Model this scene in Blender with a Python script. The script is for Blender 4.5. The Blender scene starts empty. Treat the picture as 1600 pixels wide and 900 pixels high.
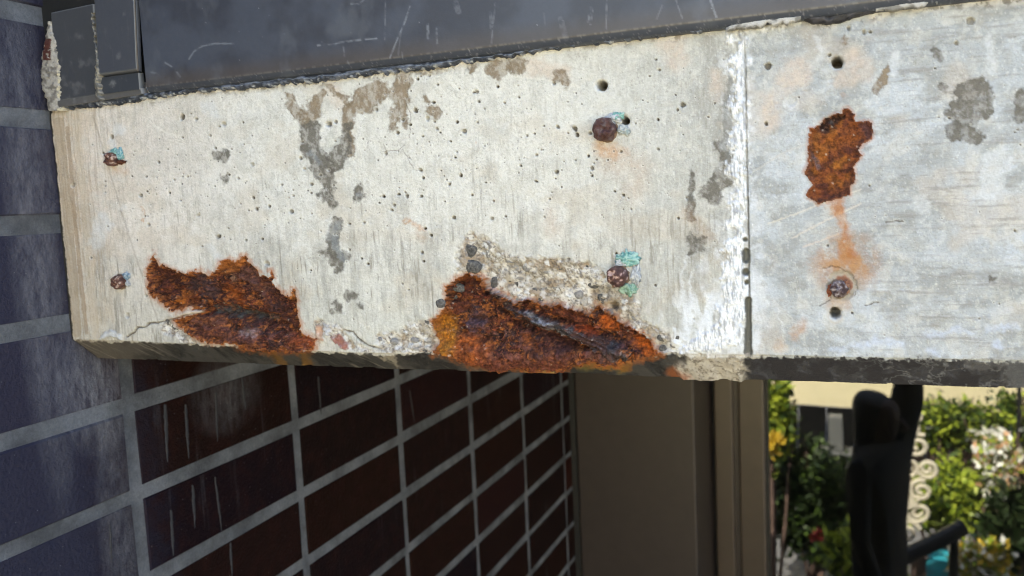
import bpy, math, random
import numpy as np
from mathutils import Vector, Matrix
random.seed(4)
C = bpy.context.scene.collection
S = bpy.context.scene

# ------------------------------------------------------------ camera
F, YAW, PITCH, ROLL = 1351.4, -0.380013, -0.101086, -0.045861
def _axes():
    cy, sy = math.cos(YAW), math.sin(YAW); cp, sp = math.cos(PITCH), math.sin(PITCH)
    f = np.array([sy*cp, cy*cp, sp]); r = np.array([cy, -sy, 0.0]); u = np.cross(r, f)
    cr, sr = math.cos(ROLL), math.sin(ROLL)
    return cr*r + sr*u, -sr*r + cr*u, f
AR, AU, AF = _axes()
cam = bpy.data.objects.new('camera', bpy.data.cameras.new('camera')); C.objects.link(cam)
cam.matrix_world = Matrix(((AR[0], AU[0], -AF[0], 0), (AR[1], AU[1], -AF[1], 0), (AR[2], AU[2], -AF[2], 0), (0, 0, 0, 1)))
cam.data.sensor_width = 36; cam.data.lens = 36*F/1600
cam.data.clip_start = 0.02; cam.data.clip_end = 500
cam.data.dof.use_dof = True; cam.data.dof.focus_distance = 0.455; cam.data.dof.aperture_fstop = 13
S.camera = cam

# ------------------------------------------------------------ sky, sun, exposure
SUN_EL, SUN_AZ = math.radians(52), math.radians(-20)      # sun stands behind the building: the facade is in open shade
w = bpy.data.worlds.new('World'); S.world = w; w.use_nodes = True
nt = w.node_tree; nt.nodes.clear()
sky = nt.nodes.new('ShaderNodeTexSky'); sky.sky_type = 'NISHITA'; sky.sun_disc = False
sky.sun_elevation = SUN_EL; sky.sun_rotation = SUN_AZ; sky.dust_density = 2.5; sky.air_density = 1.0
hs = nt.nodes.new('ShaderNodeHueSaturation'); hs.inputs['Saturation'].default_value = 0.95
bg = nt.nodes.new('ShaderNodeBackground'); bg.inputs['Strength'].default_value = 0.13
wo = nt.nodes.new('ShaderNodeOutputWorld')
nt.links.new(sky.outputs[0], hs.inputs['Color']); nt.links.new(hs.outputs[0], bg.inputs[0]); nt.links.new(bg.outputs[0], wo.inputs[0])
sd = bpy.data.lights.new('sun', 'SUN'); sd.energy = 4.0; sd.angle = math.radians(0.5); sd.color = (1, .94, .85)
sun = bpy.data.objects.new('sun', sd); C.objects.link(sun)
_sv = Vector((math.sin(SUN_AZ)*math.cos(SUN_EL), math.cos(SUN_AZ)*math.cos(SUN_EL), math.sin(SUN_EL)))
sun.rotation_euler = _sv.to_track_quat('Z', 'Y').to_euler()
S.view_settings.view_transform = 'Standard'; S.view_settings.look = 'None'
S.view_settings.exposure = 2.55; S.view_settings.gamma = 1.0
S.cycles.max_bounces = 8; S.cycles.filter_width = 1.05

# ------------------------------------------------------------ geometry of the place
YB = 0.43          # front plane of the beam
XW = -0.496        # face of the brick wall (runs away from the camera)
ZT, ZA, ZL = 0.084, -0.0806, -0.097      # beam top, lower arris, lower edge of the chamfer
GY = 1.71          # glass plane
GND = -2.3
def at(px, py, Y=YB):
    """a point of the upright plane at depth Y"""
    d = AF + (px-800)/F*AR - (py-450)/F*AU
    d = d*(Y/d[1]); return np.array([d[0], Y, d[2]])
def garden(px, py, d):
    """a point of the garden behind the photographer, seen in the glass, d metres along"""
    p = at(px, py, d); return (p[0], 2*GY-d, p[2])
def to_px(P):
    d = P@AF; return 800+F*(P@AR)/d, 450-F*(P@AU)/d

# ------------------------------------------------------------ helpers
def srgb(r, g, b, k=1.0):
    o = []
    for c in (r, g, b):
        c /= 255.0; c = c/12.92 if c <= .04045 else ((c+.055)/1.055)**2.4
        o.append(min(c*k, .85))
    return np.array(o)
K = 0.76            # share of the light a surface of that look sends back here
def col(r, g, b): return srgb(r, g, b, K)

def noise(x, y, seed):
    t = np.random.default_rng(seed).random((256, 256))
    xi = np.floor(x).astype(int); yi = np.floor(y).astype(int); fx = x-xi; fy = y-yi
    fx = fx*fx*(3-2*fx); fy = fy*fy*(3-2*fy)
    a = t[xi & 255, yi & 255]; b = t[(xi+1) & 255, yi & 255]; c = t[xi & 255, (yi+1) & 255]; d = t[(xi+1) & 255, (yi+1) & 255]
    return (a*(1-fx)+b*fx)*(1-fy)+(c*(1-fx)+d*fx)*fy
def fbm(x, y, seed, o=4, g=.55):
    s = 0; a = 1; n = 0
    for i in range(o):
        s = s+a*noise(x*2**i+i*17.3, y*2**i+i*9.1, seed+i); n += a; a *= g
    return s/n
def sst(a, b, x):
    t = np.clip((x-a)/(b-a), 0, 1); return t*t*(3-2*t)
def cells(x, y, seed):
    """worley noise: distance to the nearest point, edge distance and a random value per cell"""
    r = np.random.default_rng(seed); tx, ty, tv = r.random((64, 64)), r.random((64, 64)), r.random((64, 64))
    xi = np.floor(x).astype(int); yi = np.floor(y).astype(int)
    d1 = np.full(x.shape, 9.); d2 = d1.copy(); v = np.zeros(x.shape)
    for dx in (-1, 0, 1):
        for dy in (-1, 0, 1):
            a = (xi+dx) & 63; b = (yi+dy) & 63
            d = np.hypot(xi+dx+tx[a, b]-x, yi+dy+ty[a, b]-y)
            c = d < d1
            d2 = np.where(c, d1, np.minimum(d2, d)); v = np.where(c, tv[a, b], v); d1 = np.where(c, d, d1)
    return d1, d2-d1, v
def poly_sd(x, y, poly):
    """signed distance, negative inside"""
    d = np.full(x.shape, 1e9); ins = np.zeros(x.shape, bool); n = len(poly)
    for i in range(n):
        ax, ay = poly[i]; bx, by = poly[(i+1) % n]
        ex, ey = bx-ax, by-ay; L = ex*ex+ey*ey+1e-9
        t = np.clip(((x-ax)*ex+(y-ay)*ey)/L, 0, 1)
        d = np.minimum(d, (x-ax-t*ex)**2+(y-ay-t*ey)**2)
        c = (ay > y) != (by > y)
        ins ^= c & (x < ex*(y-ay)/(by-ay+1e-12)+ax)
    d = np.sqrt(d); return np.where(ins, -d, d)
def chain_sd(x, y, pts):
    """distance to a chain of tapering strokes (px, py, radius), negative inside"""
    d = np.full(x.shape, 1e9)
    if len(pts) == 1: pts = pts*2
    for (ax, ay, ar), (bx, by, br) in zip(pts[:-1], pts[1:]):
        ex, ey = bx-ax, by-ay; L = ex*ex+ey*ey+1e-9
        t = np.clip(((x-ax)*ex+(y-ay)*ey)/L, 0, 1)
        d = np.minimum(d, np.hypot(x-ax-t*ex, y-ay-t*ey)-(ar+t*(br-ar)))
    return d
def mix(c, new, m):
    m = np.clip(m, 0, 1)[..., None]; return c*(1-m)+np.asarray(new)*m

def link(name, me, mats, parent=None, loc=None):
    o = bpy.data.objects.new(name, me); C.objects.link(o)
    for m in (mats if isinstance(mats, (list, tuple)) else [mats]):
        if m and m.name not in [q.name for q in me.materials if q]: me.materials.append(m)
    if parent: o.parent = parent
    if loc is not None: o.location = loc
    return o
def thing(name, label, cat, loc=(0, 0, 0), group=None):
    o = bpy.data.objects.new(name, None); C.objects.link(o); o.location = loc; o.empty_display_size = .02
    o['label'] = label; o['category'] = cat
    if group: o['group'] = group
    return o
def tag(o, label, cat, group=None):
    o['label'] = label; o['category'] = cat
    if group: o['group'] = group
    return o
def struct(o): o['kind'] = 'structure'; return o
def pymesh(name, v, f, colors=None, smooth=False):
    me = bpy.data.meshes.new(name)
    v = np.asarray(v, dtype=np.float32); f = np.asarray(f, dtype=np.int32)
    k = f.shape[1]
    me.vertices.add(len(v)); me.vertices.foreach_set('co', v.ravel())
    me.loops.add(f.size); me.loops.foreach_set('vertex_index', f.ravel())
    me.polygons.add(len(f)); me.polygons.foreach_set('loop_start', np.arange(len(f), dtype=np.int32)*k)
    if smooth: me.polygons.foreach_set('use_smooth', np.ones(len(f), bool))
    if colors is not None:
        a = me.color_attributes.new('Col', 'FLOAT_COLOR', 'POINT')
        cc = np.ones((len(v), 4), np.float32); cc[:, :3] = colors; a.data.foreach_set('color', cc.ravel())
    me.update(calc_edges=True); return me
class MB:
    def __init__(s): s.v = []; s.f = []
    def box(s, x0, x1, y0, y1, z0, z1):
        n = len(s.v); s.v += [(x, y, z) for z in (z0, z1) for y in (y0, y1) for x in (x0, x1)]
        s.f += [[n+i for i in q] for q in ((0, 2, 3, 1), (4, 5, 7, 6), (0, 1, 5, 4), (2, 6, 7, 3), (0, 4, 6, 2), (1, 3, 7, 5))]; return s
    def tube(s, pts, r, k=6):
        pts = [Vector(p) for p in pts]; n0 = len(s.v); N = len(pts)
        for i, p in enumerate(pts):
            t = (pts[min(i+1, N-1)]-pts[max(i-1, 0)]).normalized()
            a = t.orthogonal().normalized() if i == 0 else (a-t*a.dot(t)).normalized()
            b = t.cross(a); rr = r[i] if isinstance(r, (list, tuple)) else r
            for j in range(k):
                g = 2*math.pi*j/k; q = p+(a*math.cos(g)+b*math.sin(g))*rr; s.v.append(tuple(q))
        for i in range(N-1):
            for j in range(k):
                s.f.append([n0+i*k+j, n0+i*k+(j+1) % k, n0+(i+1)*k+(j+1) % k, n0+(i+1)*k+j])
        s.f.append([n0+j for j in range(k)][::-1]); s.f.append([n0+(N-1)*k+j for j in range(k)])
        return s
    def build(s, name, mat, parent=None, bevel=0, smooth=False):
        me = bpy.data.meshes.new(name); me.from_pydata(s.v, [], s.f); me.update()
        if smooth:
            me.polygons.foreach_set('use_smooth', np.ones(len(me.polygons), bool))
        o = link(name, me, mat, parent)
        if bevel:
            m = o.modifiers.new('bevel', 'BEVEL'); m.width = bevel; m.segments = 2; m.limit_method = 'ANGLE'
        return o

# ------------------------------------------------------------ materials
def new_mat(name):
    m = bpy.data.materials.new(name); m.use_nodes = True; n = m.node_tree
    b = n.nodes['Principled BSDF']; return m, n, b
def tex(n, kind, scale, coord, detail=4, rough=.6, stretch=None):
    t = n.nodes.new('ShaderNodeTex'+kind)
    if 'Scale' in t.inputs: t.inputs['Scale'].default_value = scale
    if kind == 'Noise': t.inputs['Detail'].default_value = detail; t.inputs['Roughness'].default_value = rough
    if stretch:
        mp = n.nodes.new('ShaderNodeMapping'); mp.inputs['Scale'].default_value = stretch
        n.links.new(coord, mp.inputs[0]); coord = mp.outputs[0]
    n.links.new(coord, t.inputs['Vector']); return t
def ramp(n, src, stops):
    r = n.nodes.new('ShaderNodeValToRGB'); e = r.color_ramp.elements
    while len(e) < len(stops): e.new(.5)
    for q, (p, c) in zip(e, stops): q.position = p; q.color = (*c, 1) if not np.isscalar(c) else (c, c, c, 1)
    n.links.new(src, r.inputs[0]); return r.outputs[0]
def mixc(n, a, b, fac, mode='MIX'):
    m = n.nodes.new('ShaderNodeMix'); m.data_type = 'RGBA'; m.blend_type = mode
    for sock, v in ((m.inputs[6], a), (m.inputs[7], b), (m.inputs[0], fac)):
        if hasattr(v, 'links'): n.links.new(v, sock)
        elif np.isscalar(v): sock.default_value = v if sock == m.inputs[0] else (v, v, v, 1)
        else: sock.default_value = (*v, 1)
    return m.outputs[2]
def bump(n, b, h, dist, strength=1.0):
    u = n.nodes.new('ShaderNodeBump'); u.inputs['Distance'].default_value = dist; u.inputs['Strength'].default_value = strength
    n.links.new(h, u.inputs['Height']); n.links.new(u.outputs[0], b.inputs['Normal'])
def wpos(n): return n.nodes.new('ShaderNodeNewGeometry').outputs['Position']
def painted(name, fine, amount, rough, bdist, spec=.4, coat=0, lo=.25, hi=.75):
    """base colour from the mesh's own colour attribute, broken up by fine grain"""
    m, n, b = new_mat(name); a = n.nodes.new('ShaderNodeAttribute'); a.attribute_name = 'Col'; P = wpos(n)
    t = tex(n, 'Noise', fine, P, 6, .7)
    g = ramp(n, t.outputs[0], [(lo, 1-amount), (hi, 1+amount)])
    n.links.new(mixc(n, a.outputs['Color'], g, 1.0, 'MULTIPLY'), b.inputs['Base Color'])
    b.inputs['Roughness'].default_value = rough; b.inputs['Specular IOR Level'].default_value = spec
    b.inputs['Coat Weight'].default_value = coat
    bump(n, b, t.outputs[0], bdist); return m
M = {}
M['concrete'] = painted('concrete', 700, .085, .85, .0008, .3, 0, .32, .68)
M['rust'] = painted('rust', 520, .48, .78, .0024, .3, 0, .38, .64)
M['lime'] = painted('lime', 1300, .12, .8, .0009, .3)
M['tin'] = painted('painted_metal', 400, .06, .42, .00008, .5)
M['seal'] = painted('sealant', 900, .2, .55, .0004, .5)
M['bolt'] = painted('bolt_rust', 1500, .35, .55, .0009, .5)

def plain(name, c, rough, scale=200, amt=.1, bd=.0003, metal=0, spec=.5):
    m, n, b = new_mat(name); P = wpos(n); t = tex(n, 'Noise', scale, P, 5)
    lo = tuple(x*(1-amt) for x in c); hi = tuple(min(1, x*(1+amt)) for x in c)
    n.links.new(ramp(n, t.outputs[0], [(.3, lo), (.7, hi)]), b.inputs['Base Color'])
    b.inputs['Roughness'].default_value = rough; b.inputs['Metallic'].default_value = metal
    b.inputs['Specular IOR Level'].default_value = spec
    bump(n, b, t.outputs[0], bd); return m

def brick_mat():
    m, n, b = new_mat('glazed_brick'); P = wpos(n)
    oi = n.nodes.new('ShaderNodeObjectInfo')
    base = ramp(n, oi.outputs['Random'], [(0, (.010, .006, .006)), (.3, (.014, .007, .006)), (.55, (.016, .007, .005)), (.8, (.008, .006, .009)), (1, (.030, .009, .006))])
    t = tex(n, 'Noise', 60, P, 6, .7)
    c = mixc(n, base, (.034, .012, .010), ramp(n, t.outputs[0], [(.45, 0), (.8, .6)]))
    # blue sky sheen painted into the colour of bricks in front of the beam
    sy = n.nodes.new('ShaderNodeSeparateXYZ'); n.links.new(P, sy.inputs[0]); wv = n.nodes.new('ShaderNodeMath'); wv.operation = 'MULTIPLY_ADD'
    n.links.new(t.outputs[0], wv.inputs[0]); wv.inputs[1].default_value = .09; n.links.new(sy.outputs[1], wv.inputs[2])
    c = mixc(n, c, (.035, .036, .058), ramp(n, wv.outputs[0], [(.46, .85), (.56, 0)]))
    # runs of lime wash, stretched down the wall
    s = tex(n, 'Noise', 1, P, 4, .6, (60, 60, 4.5)); s2 = tex(n, 'Noise', 9, P, 3, .6)
    sm = n.nodes.new('ShaderNodeMath'); sm.operation = 'MULTIPLY'
    n.links.new(ramp(n, s.outputs[0], [(.60, 0), (.80, 1)]), sm.inputs[0]); n.links.new(ramp(n, s2.outputs[0], [(.46, 0), (.62, .38)]), sm.inputs[1])
    c = mixc(n, c, (.20, .20, .22), sm.outputs[0])
    # lime haze near the end of the beam
    def near(cy, cz, ry, rz):
        sp = n.nodes.new('ShaderNodeSeparateXYZ'); n.links.new(P, sp.inputs[0])
        def q(sock, c0, r):
            a = n.nodes.new('ShaderNodeMath'); a.operation = 'SUBTRACT'; n.links.new(sock, a.inputs[0]); a.inputs[1].default_value = c0
            d = n.nodes.new('ShaderNodeMath'); d.operation = 'DIVIDE'; n.links.new(a.outputs[0], d.inputs[0]); d.inputs[1].default_value = r
            p = n.nodes.new('ShaderNodeMath'); p.operation = 'MULTIPLY'; n.links.new(d.outputs[0], p.inputs[0]); n.links.new(d.outputs[0], p.inputs[1]); return p.outputs[0]
        a = n.nodes.new('ShaderNodeMath'); a.operation = 'ADD'; n.links.new(q(sp.outputs[1], cy, ry), a.inputs[0]); n.links.new(q(sp.outputs[2], cz, rz), a.inputs[1])
        return ramp(n, a.outputs[0], [(0, 1), (1, 0)])
    f = tex(n, 'Noise', 1, P, 8, .75, (160, 160, 55))
    fm = ramp(n, f.outputs[0], [(.38, .12), (.72, .85)])
    for args, k in (((.410, 0, .022, .22), .6), ((.445, -.115, .034, .055), .9), ((.455, -.22, .020, .14), .5), ((.58, -.15, .05, .04), .4), ((.37, .1, .03, .1), .3)):
        mm = n.nodes.new('ShaderNodeMath'); mm.operation = 'MULTIPLY'; n.links.new(near(*args), mm.inputs[0]); n.links.new(fm, mm.inputs[1])
        m2 = n.nodes.new('ShaderNodeMath'); m2.operation = 'MULTIPLY'; n.links.new(mm.outputs[0], m2.inputs[0]); m2.inputs[1].default_value = k
        c = mixc(n, c, (.27, .27, .29), m2.outputs[0])
    # dust specks
    v = tex(n, 'Voronoi', 160, P); v.inputs['Randomness'].default_value = 1
    c = mixc(n, c, (.3, .29, .28), ramp(n, v.outputs['Distance'], [(.03, .5), (.07, 0)]))
    n.links.new(c, b.inputs['Base Color'])
    b.inputs['Roughness'].default_value = .55; b.inputs['Specular IOR Level'].default_value = .05
    o2 = tex(n, 'Noise', 380, P, 4, .6)
    bump(n, b, o2.outputs[0], .0014)
    return m
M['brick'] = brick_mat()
def mortar_mat():
    m, n, b = new_mat('mortar'); P = wpos(n); t = tex(n, 'Noise', 500, P, 8, .8); t2 = tex(n, 'Noise', 25, P, 4)
    c = ramp(n, t.outputs[0], [(.3, (.075, .080, .090)), (.7, (.165, .172, .185))])
    c = mixc(n, c, ramp(n, t2.outputs[0], [(.35, .6), (.65, 1.45)]), 1., 'MULTIPLY')
    n.links.new(c, b.inputs['Base Color']); b.inputs['Roughness'].default_value = .85
    bump(n, b, t.outputs[0], .0012); return m
M['mortar'] = mortar_mat()
M['dark_stone'] = plain('dark_stone', (.095, .090, .084), .85, 700, .7, .0012)
M['pale_stone'] = plain('pale_stone', (.23, .22, .21), .8, 900, .3, .0006)
M['verdigris'] = plain('verdigris', (.30, .50, .45), .85, 1200, .25, .0008)
M['bronze'] = plain('bronze_paint', (.030, .022, .020), .42, 40, .12, .0002)
M['bronze_light'] = plain('bronze_paint_light', (.054, .039, .028), .36, 40, .1, .0002)
M['gasket'] = plain('gasket', (.006, .006, .006), .6)
M['soffit'] = plain('soffit_paint', (.10, .08, .065), .7)
M['core'] = plain('plain_concrete', (.20, .195, .185), .9, 60, .2)
M['cream'] = plain('cream_render', (.74, .66, .40), .85, 3, .06, .002)
M['charcoal'] = plain('charcoal_paint', (.006, .006, .006), .9, 8, .2, .001, 0, .1)
M['timber'] = plain('timber', (.17, .11, .085), .8, 12, .3, .002)
M['paving'] = plain('paving', (.17, .168, .165), .9, 6, .25, .004)
M['cream_iron'] = plain('cream_iron', (.72, .66, .50), .5, 30, .08)
M['dark_iron'] = plain('dark_iron', (.012, .012, .013), .5, 30, .1)
M['grey_paint'] = plain('grey_paint', (.12, .125, .115), .6, 30, .08)
M['turquoise'] = plain('turquoise_glaze', (.05, .42, .50), .3, 20, .1)
M['room'] = plain('dark_room', (.012, .012, .012), .9)
M['cloth'] = plain('dark_cloth', (.006, .0065, .007), .9, 60, .3, .002)
M['skin'] = plain('skin', (.05, .028, .02), .6, 60, .05)  # skin painted near black so the figure reads as a silhouette
M['hair'] = plain('hair', (.004, .004, .004), .6, 200, .3, .002)
def glass_mat():
    m, n, b = new_mat('window_glass')
    n.nodes.remove(b); out = n.nodes['Material Output']
    tr = n.nodes.new('ShaderNodeBsdfTransparent'); tr.inputs[0].default_value = (.80, .82, .80, 1)
    gl = n.nodes.new('ShaderNodeBsdfGlossy'); gl.inputs['Roughness'].default_value = .0; gl.inputs[0].default_value = (1, 1, .97, 1)
    fr = n.nodes.new('ShaderNodeFresnel'); fr.inputs[0].default_value = 2.4
    t = tex(n, 'Noise', 3, wpos(n), 2); bp = n.nodes.new('ShaderNodeBump'); bp.inputs['Distance'].default_value = .0006; n.links.new(t.outputs[0], bp.inputs['Height'])
    n.links.new(bp.outputs[0], gl.inputs['Normal'])
    mx = n.nodes.new('ShaderNodeMixShader'); n.links.new(fr.outputs[0], mx.inputs[0]); n.links.new(tr.outputs[0], mx.inputs[1]); n.links.new(gl.outputs[0], mx.inputs[2])
    n.links.new(mx.outputs[0], out.inputs[0]); return m
M['glass'] = glass_mat()
def leaf_mat(name, a, b_, rough=.45):
    m, n, b = new_mat(name); P = wpos(n); t = tex(n, 'Noise', 14, P, 4, .7)
    n.links.new(ramp(n, t.outputs[0], [(.35, a), (.65, b_)]), b.inputs['Base Color'])
    b.inputs['Roughness'].default_value = rough; b.inputs['Specular IOR Level'].default_value = .3
    b.inputs['Transmission Weight'].default_value = 0; return m

# ------------------------------------------------------------ the concrete beam (sheet of fine relief, split where the stuff on it changes)
DX = .00045
xs = np.concatenate([np.arange(XW-.0012, .075, DX), np.linspace(.0756, .42, 120)])
zf = np.arange(ZT, ZA, -DX)
tz = np.linspace(0, 1, 54)[1:]
prof = [(YB, z) for z in zf]+[(YB, ZA)]+[(YB+.019*t, ZA+(ZL-ZA)*t) for t in tz]+[(YB+.019+q, ZL) for q in (.001, .003, .006, .012, .03, .06, .10)]
prof = np.array(prof); NP, NX = len(prof), len(xs)
nface = len(zf)+1
X = np.repeat(xs[None, :], NP, 0); Yb = np.repeat(prof[:, 0][:, None], NX, 1); Z = np.repeat(prof[:, 1][:, None], NX, 1)
# outward direction along the profile (front face, chamfer, underside)
nrm = np.zeros((NP, 2)); nrm[:nface] = (-1, 0); nrm[nface:nface+53] = (-.62, -.78); nrm[nface+53:] = (0, -1)
for _ in range(8): nrm[1:-1] = (nrm[:-2]+nrm[1:-1]*2+nrm[2:])/4
nrm /= np.linalg.norm(nrm, axis=1)[:, None]
# the lower arris sags a little in the middle
sag = .0042*np.exp(-((X+.26)/.12)**2)
wgt = sst(-.045, ZA, Z)*(1-sst(ZA, ZL, Z)*.85)
Z = Z-sag*wgt-.0008*(fbm(X*14, X*0, 901, 3)-.5)*wgt
U, V = to_px(np.stack([X, Yb, Z], -1))
PX, PZ = X*1000, Z*1000             # millimetres, for grain
rows = np.arange(NP)[:, None]*np.ones((1, NX))
cham = sst(nface-3, nface+3, rows)
xj = np.interp(V, [40, 380, 560], [1163, 1170, 1172])            # cold joint between the two pours
right = sst(-1.0, 1.0, U-xj)
WU = (fbm(U/16, V/16, 11, 4)-.5); WV = (fbm(U/16, V/16, 31, 4)-.5)   # ragged edges
WU2 = (fbm(U/5, V/5, 51, 3)-.5); WV2 = (fbm(U/5, V/5, 71, 3)-.5)
Uw, Vw = U+WU*16+WU2*7, V+WV*16+WV2*7

big = fbm(PX/38, PZ/38, 1, 4); med = fbm(PX/9, PZ/9, 2, 4); fin = fbm(PX/1.6, PZ/1.6, 3, 4, .7)
streak = fbm(PX/1.3, PZ/16, 4, 4, .6); hstreak = fbm(PX/16+PZ/30, PZ/1.5, 5, 4, .6)
base = mix(np.zeros(U.shape+(3,))+col(226, 224, 218), col(240, 239, 234), sst(.35, .65, big))
base = mix(base, col(246, 234, 224), (1-sst(80, 480, U))*.85)  # left end lightened in colour against the brick wall's shade
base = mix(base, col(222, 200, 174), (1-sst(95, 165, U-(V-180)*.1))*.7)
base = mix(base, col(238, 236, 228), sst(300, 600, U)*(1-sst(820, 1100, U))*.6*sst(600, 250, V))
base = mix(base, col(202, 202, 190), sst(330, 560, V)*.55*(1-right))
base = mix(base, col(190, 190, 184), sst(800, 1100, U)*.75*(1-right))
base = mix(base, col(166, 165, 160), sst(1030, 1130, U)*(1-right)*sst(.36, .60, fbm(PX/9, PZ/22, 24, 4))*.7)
base = mix(base, col(181, 186, 190), right*.92)  # cooler pour, with some blue of the skylight painted in
base = mix(base, col(206, 212, 219), right*sst(.46, .70, fbm(PX/24, PZ/30, 8, 4))*.75)
base = mix(base, col(156, 158, 156), right*sst(.50, .66, fbm(PX/16, PZ/9, 9, 4))*.6)
base = mix(base, col(184, 182, 174), sst(.50, .72, med)*.30)
sp1, _, sq1 = cells(PX/1.1, PZ/1.4, 16); base = mix(base, col(150, 144, 134), (sq1 > .70)*sst(.30, .1, sp1)*.5*sst(.4, .6, fbm(PX/12, PZ/12, 17, 3)))
base = mix(base, col(250, 250, 248), (sq1 < .15)*sst(.4, .1, sp1)*.4)
m1 = fbm(PX/2.8, PZ/3.6, 18, 5, .7); base = mix(base, col(178, 172, 160), sst(.54, .70, m1)*.25); base = mix(base, col(248, 246, 238), sst(.46, .34, m1)*.22)
fs = fbm(PX/.55, PZ/7, 20, 4, .65); base = mix(base, col(158, 150, 136), sst(.55, .75, fs)*.24*(1-right)*(.3+.7*sst(200, 480, V))); base = mix(base, col(250, 248, 242), sst(.46, .30, fs)*.16*(1-right))
base = mix(base, col(204, 180, 146), sst(.52, .72, fbm(PX/26, PZ/16, 21, 4))*.2*(1-right)); base = mix(base, col(206, 192, 176), right*sst(.55, .72, fbm(PX/22, PZ/20, 22, 4))*.4)
base = mix(base, col(150, 148, 142), sst(.50, .70, fbm(PX/5, PZ/26, 23, 4))*.34*(1-right)*sst(250, 420, V))
lstr = fbm(PX/.9, PZ/26, 19, 3); base = mix(base, col(172, 150, 124), (1-sst(100, 240, U))*sst(.52, .62, lstr)*.5)
base = mix(base, col(228, 224, 214), sst(.55, .75, fbm(PX/6, PZ/7, 13, 4))*.35)
vs = sst(.56, .78, streak)*sst(.35, .6, fbm(PX/30, PZ/22, 14, 3))
base = mix(base, col(146, 140, 128), vs*.70*(1-right)*(.35+.65*sst(240, 420, V)))
hs_ = sst(.56, .76, hstreak)*right*sst(1230, 1420, U)
base = mix(base, col(150, 146, 142), hs_*.5)
base = mix(base, col(150, 146, 136), sst(.60, .80, fin)*.35)
H = (med-.5)*.0006+(fin-.5)*.00022+(streak-.5)*.0002*(1-right)+(hstreak-.5)*.0003*right

# form-board line and pale wipe marks
for pts, r, cc, k in (([(145, 180), (205, 380), (260, 540)], .8, (150, 138, 122), .35), ([(105, 200), (118, 350), (135, 520)], 2.5, (165, 142, 116), .6), ([(120, 175), (126, 260), (140, 400), (150, 525)], 5, (214, 200, 180), .5), ([(92, 190), (105, 330), (120, 520)], 7, (176, 158, 134), .6),
                      ([(400, 205), (520, 195), (700, 190), (790, 178)], 3, (236, 234, 226), .45), ([(250, 235), (330, 225)], 1.0, (236, 232, 224), .5), ([(800, 118), (850, 125), (905, 135)], 1.3, (240, 236, 226), .6), ([(210, 258), (330, 285)], .8, (232, 226, 214), .4), ([(240, 195), (262, 210), (280, 212)], 1.0, (244, 240, 232), .7),
                      ([(1237, 372), (1290, 345), (1345, 318)], .9, (222, 212, 200), .8), ([(1200, 350), (1280, 320), (1345, 296)], .8, (226, 218, 206), .7), ([(1255, 386), (1310, 366)], .9, (222, 206, 192), .7), ([(1175, 270), (1230, 235), (1262, 225)], 1.0, (214, 210, 204), .6), ([(1176, 120), (1250, 90), (1300, 70)], .7, (205, 203, 198), .4)):
    d = chain_sd(U+WU2*3, V+WV2*3, [(a, b, r) for a, b in pts]); base = mix(base, col(*cc), sst(1.2, -.3, d)*k)

def blot(chain, c, k, soft=2.5, ww=1.0, hh=0):
    global base, H
    if c is TAN or c is GREY: soft = 2.6; ww = 1.2; k = min(1, k*1.12); chain = [(p_[0], p_[1], p_[2]*1.08+.6) for p_ in chain]
    us = [p[0] for p in chain]; vs_ = [p[1] for p in chain]; R = max(p[2] for p in chain)+26
    m = (U > min(us)-R) & (U < max(us)+R) & (V > min(vs_)-R) & (V < max(vs_)+R)
    if not m.any(): return
    d = chain_sd(U[m]+(Uw[m]-U[m])*ww, V[m]+(Vw[m]-V[m])*ww, chain); a = sst(soft, -soft, d)*k*(.62+.38*sst(.36, .58, m1[m]))
    base[m] = mix(base[m], np.asarray(c)*(.72+.56*fin[m])[..., None]*(1+.22*sst(-6, 0, d)*(-1 if k > .75 else 0))[..., None], a)
    if hh: H[m] += hh*sst(soft, -soft, d)
TAN, GREY = col(148, 130, 106), col(118, 113, 104)
peach = col(222, 203, 186)
for c in ([(1245, 112, 24), (1222, 130, 16)], [(1335, 95, 20), (1350, 112, 14), (1310, 125, 12)], [(1050, 65, 24), (1058, 95, 16)], [(1205, 155, 12), (1200, 195, 14)], [(830, 105, 16), (880, 110, 10)], [(520, 140, 12), (530, 160, 12)], [(1120, 118, 10), (1118, 145, 8)]):
    blot(c, peach, .6, 9)
for c in ([(452, 146, 6), (455, 162, 8), (470, 180, 8)], [(500, 150, 8), (490, 168, 11), (480, 188, 9)], [(515, 140, 5), (545, 158, 5)], [(592, 142, 15), (568, 158, 15), (550, 172, 10), (541, 190, 9), (546, 220, 7), (543, 240, 6)], [(632, 120, 11), (624, 145, 14), (632, 170, 7), (636, 196, 5)], [(617, 178, 9), (612, 200, 5)], [(677, 172, 9), (682, 180, 6)], [(667, 155, 5)], [(662, 110, 9), (690, 105, 5)], [(770, 108, 11), (790, 98, 8), (775, 120, 6)], [(807, 102, 11)], [(873, 115, 8), (882, 128, 5)], [(735, 102, 7)], [(1320, 62, 5)], [(1370, 140, 8), (1385, 110, 4)]):
    blot(c, TAN, .82, 2)
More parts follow.
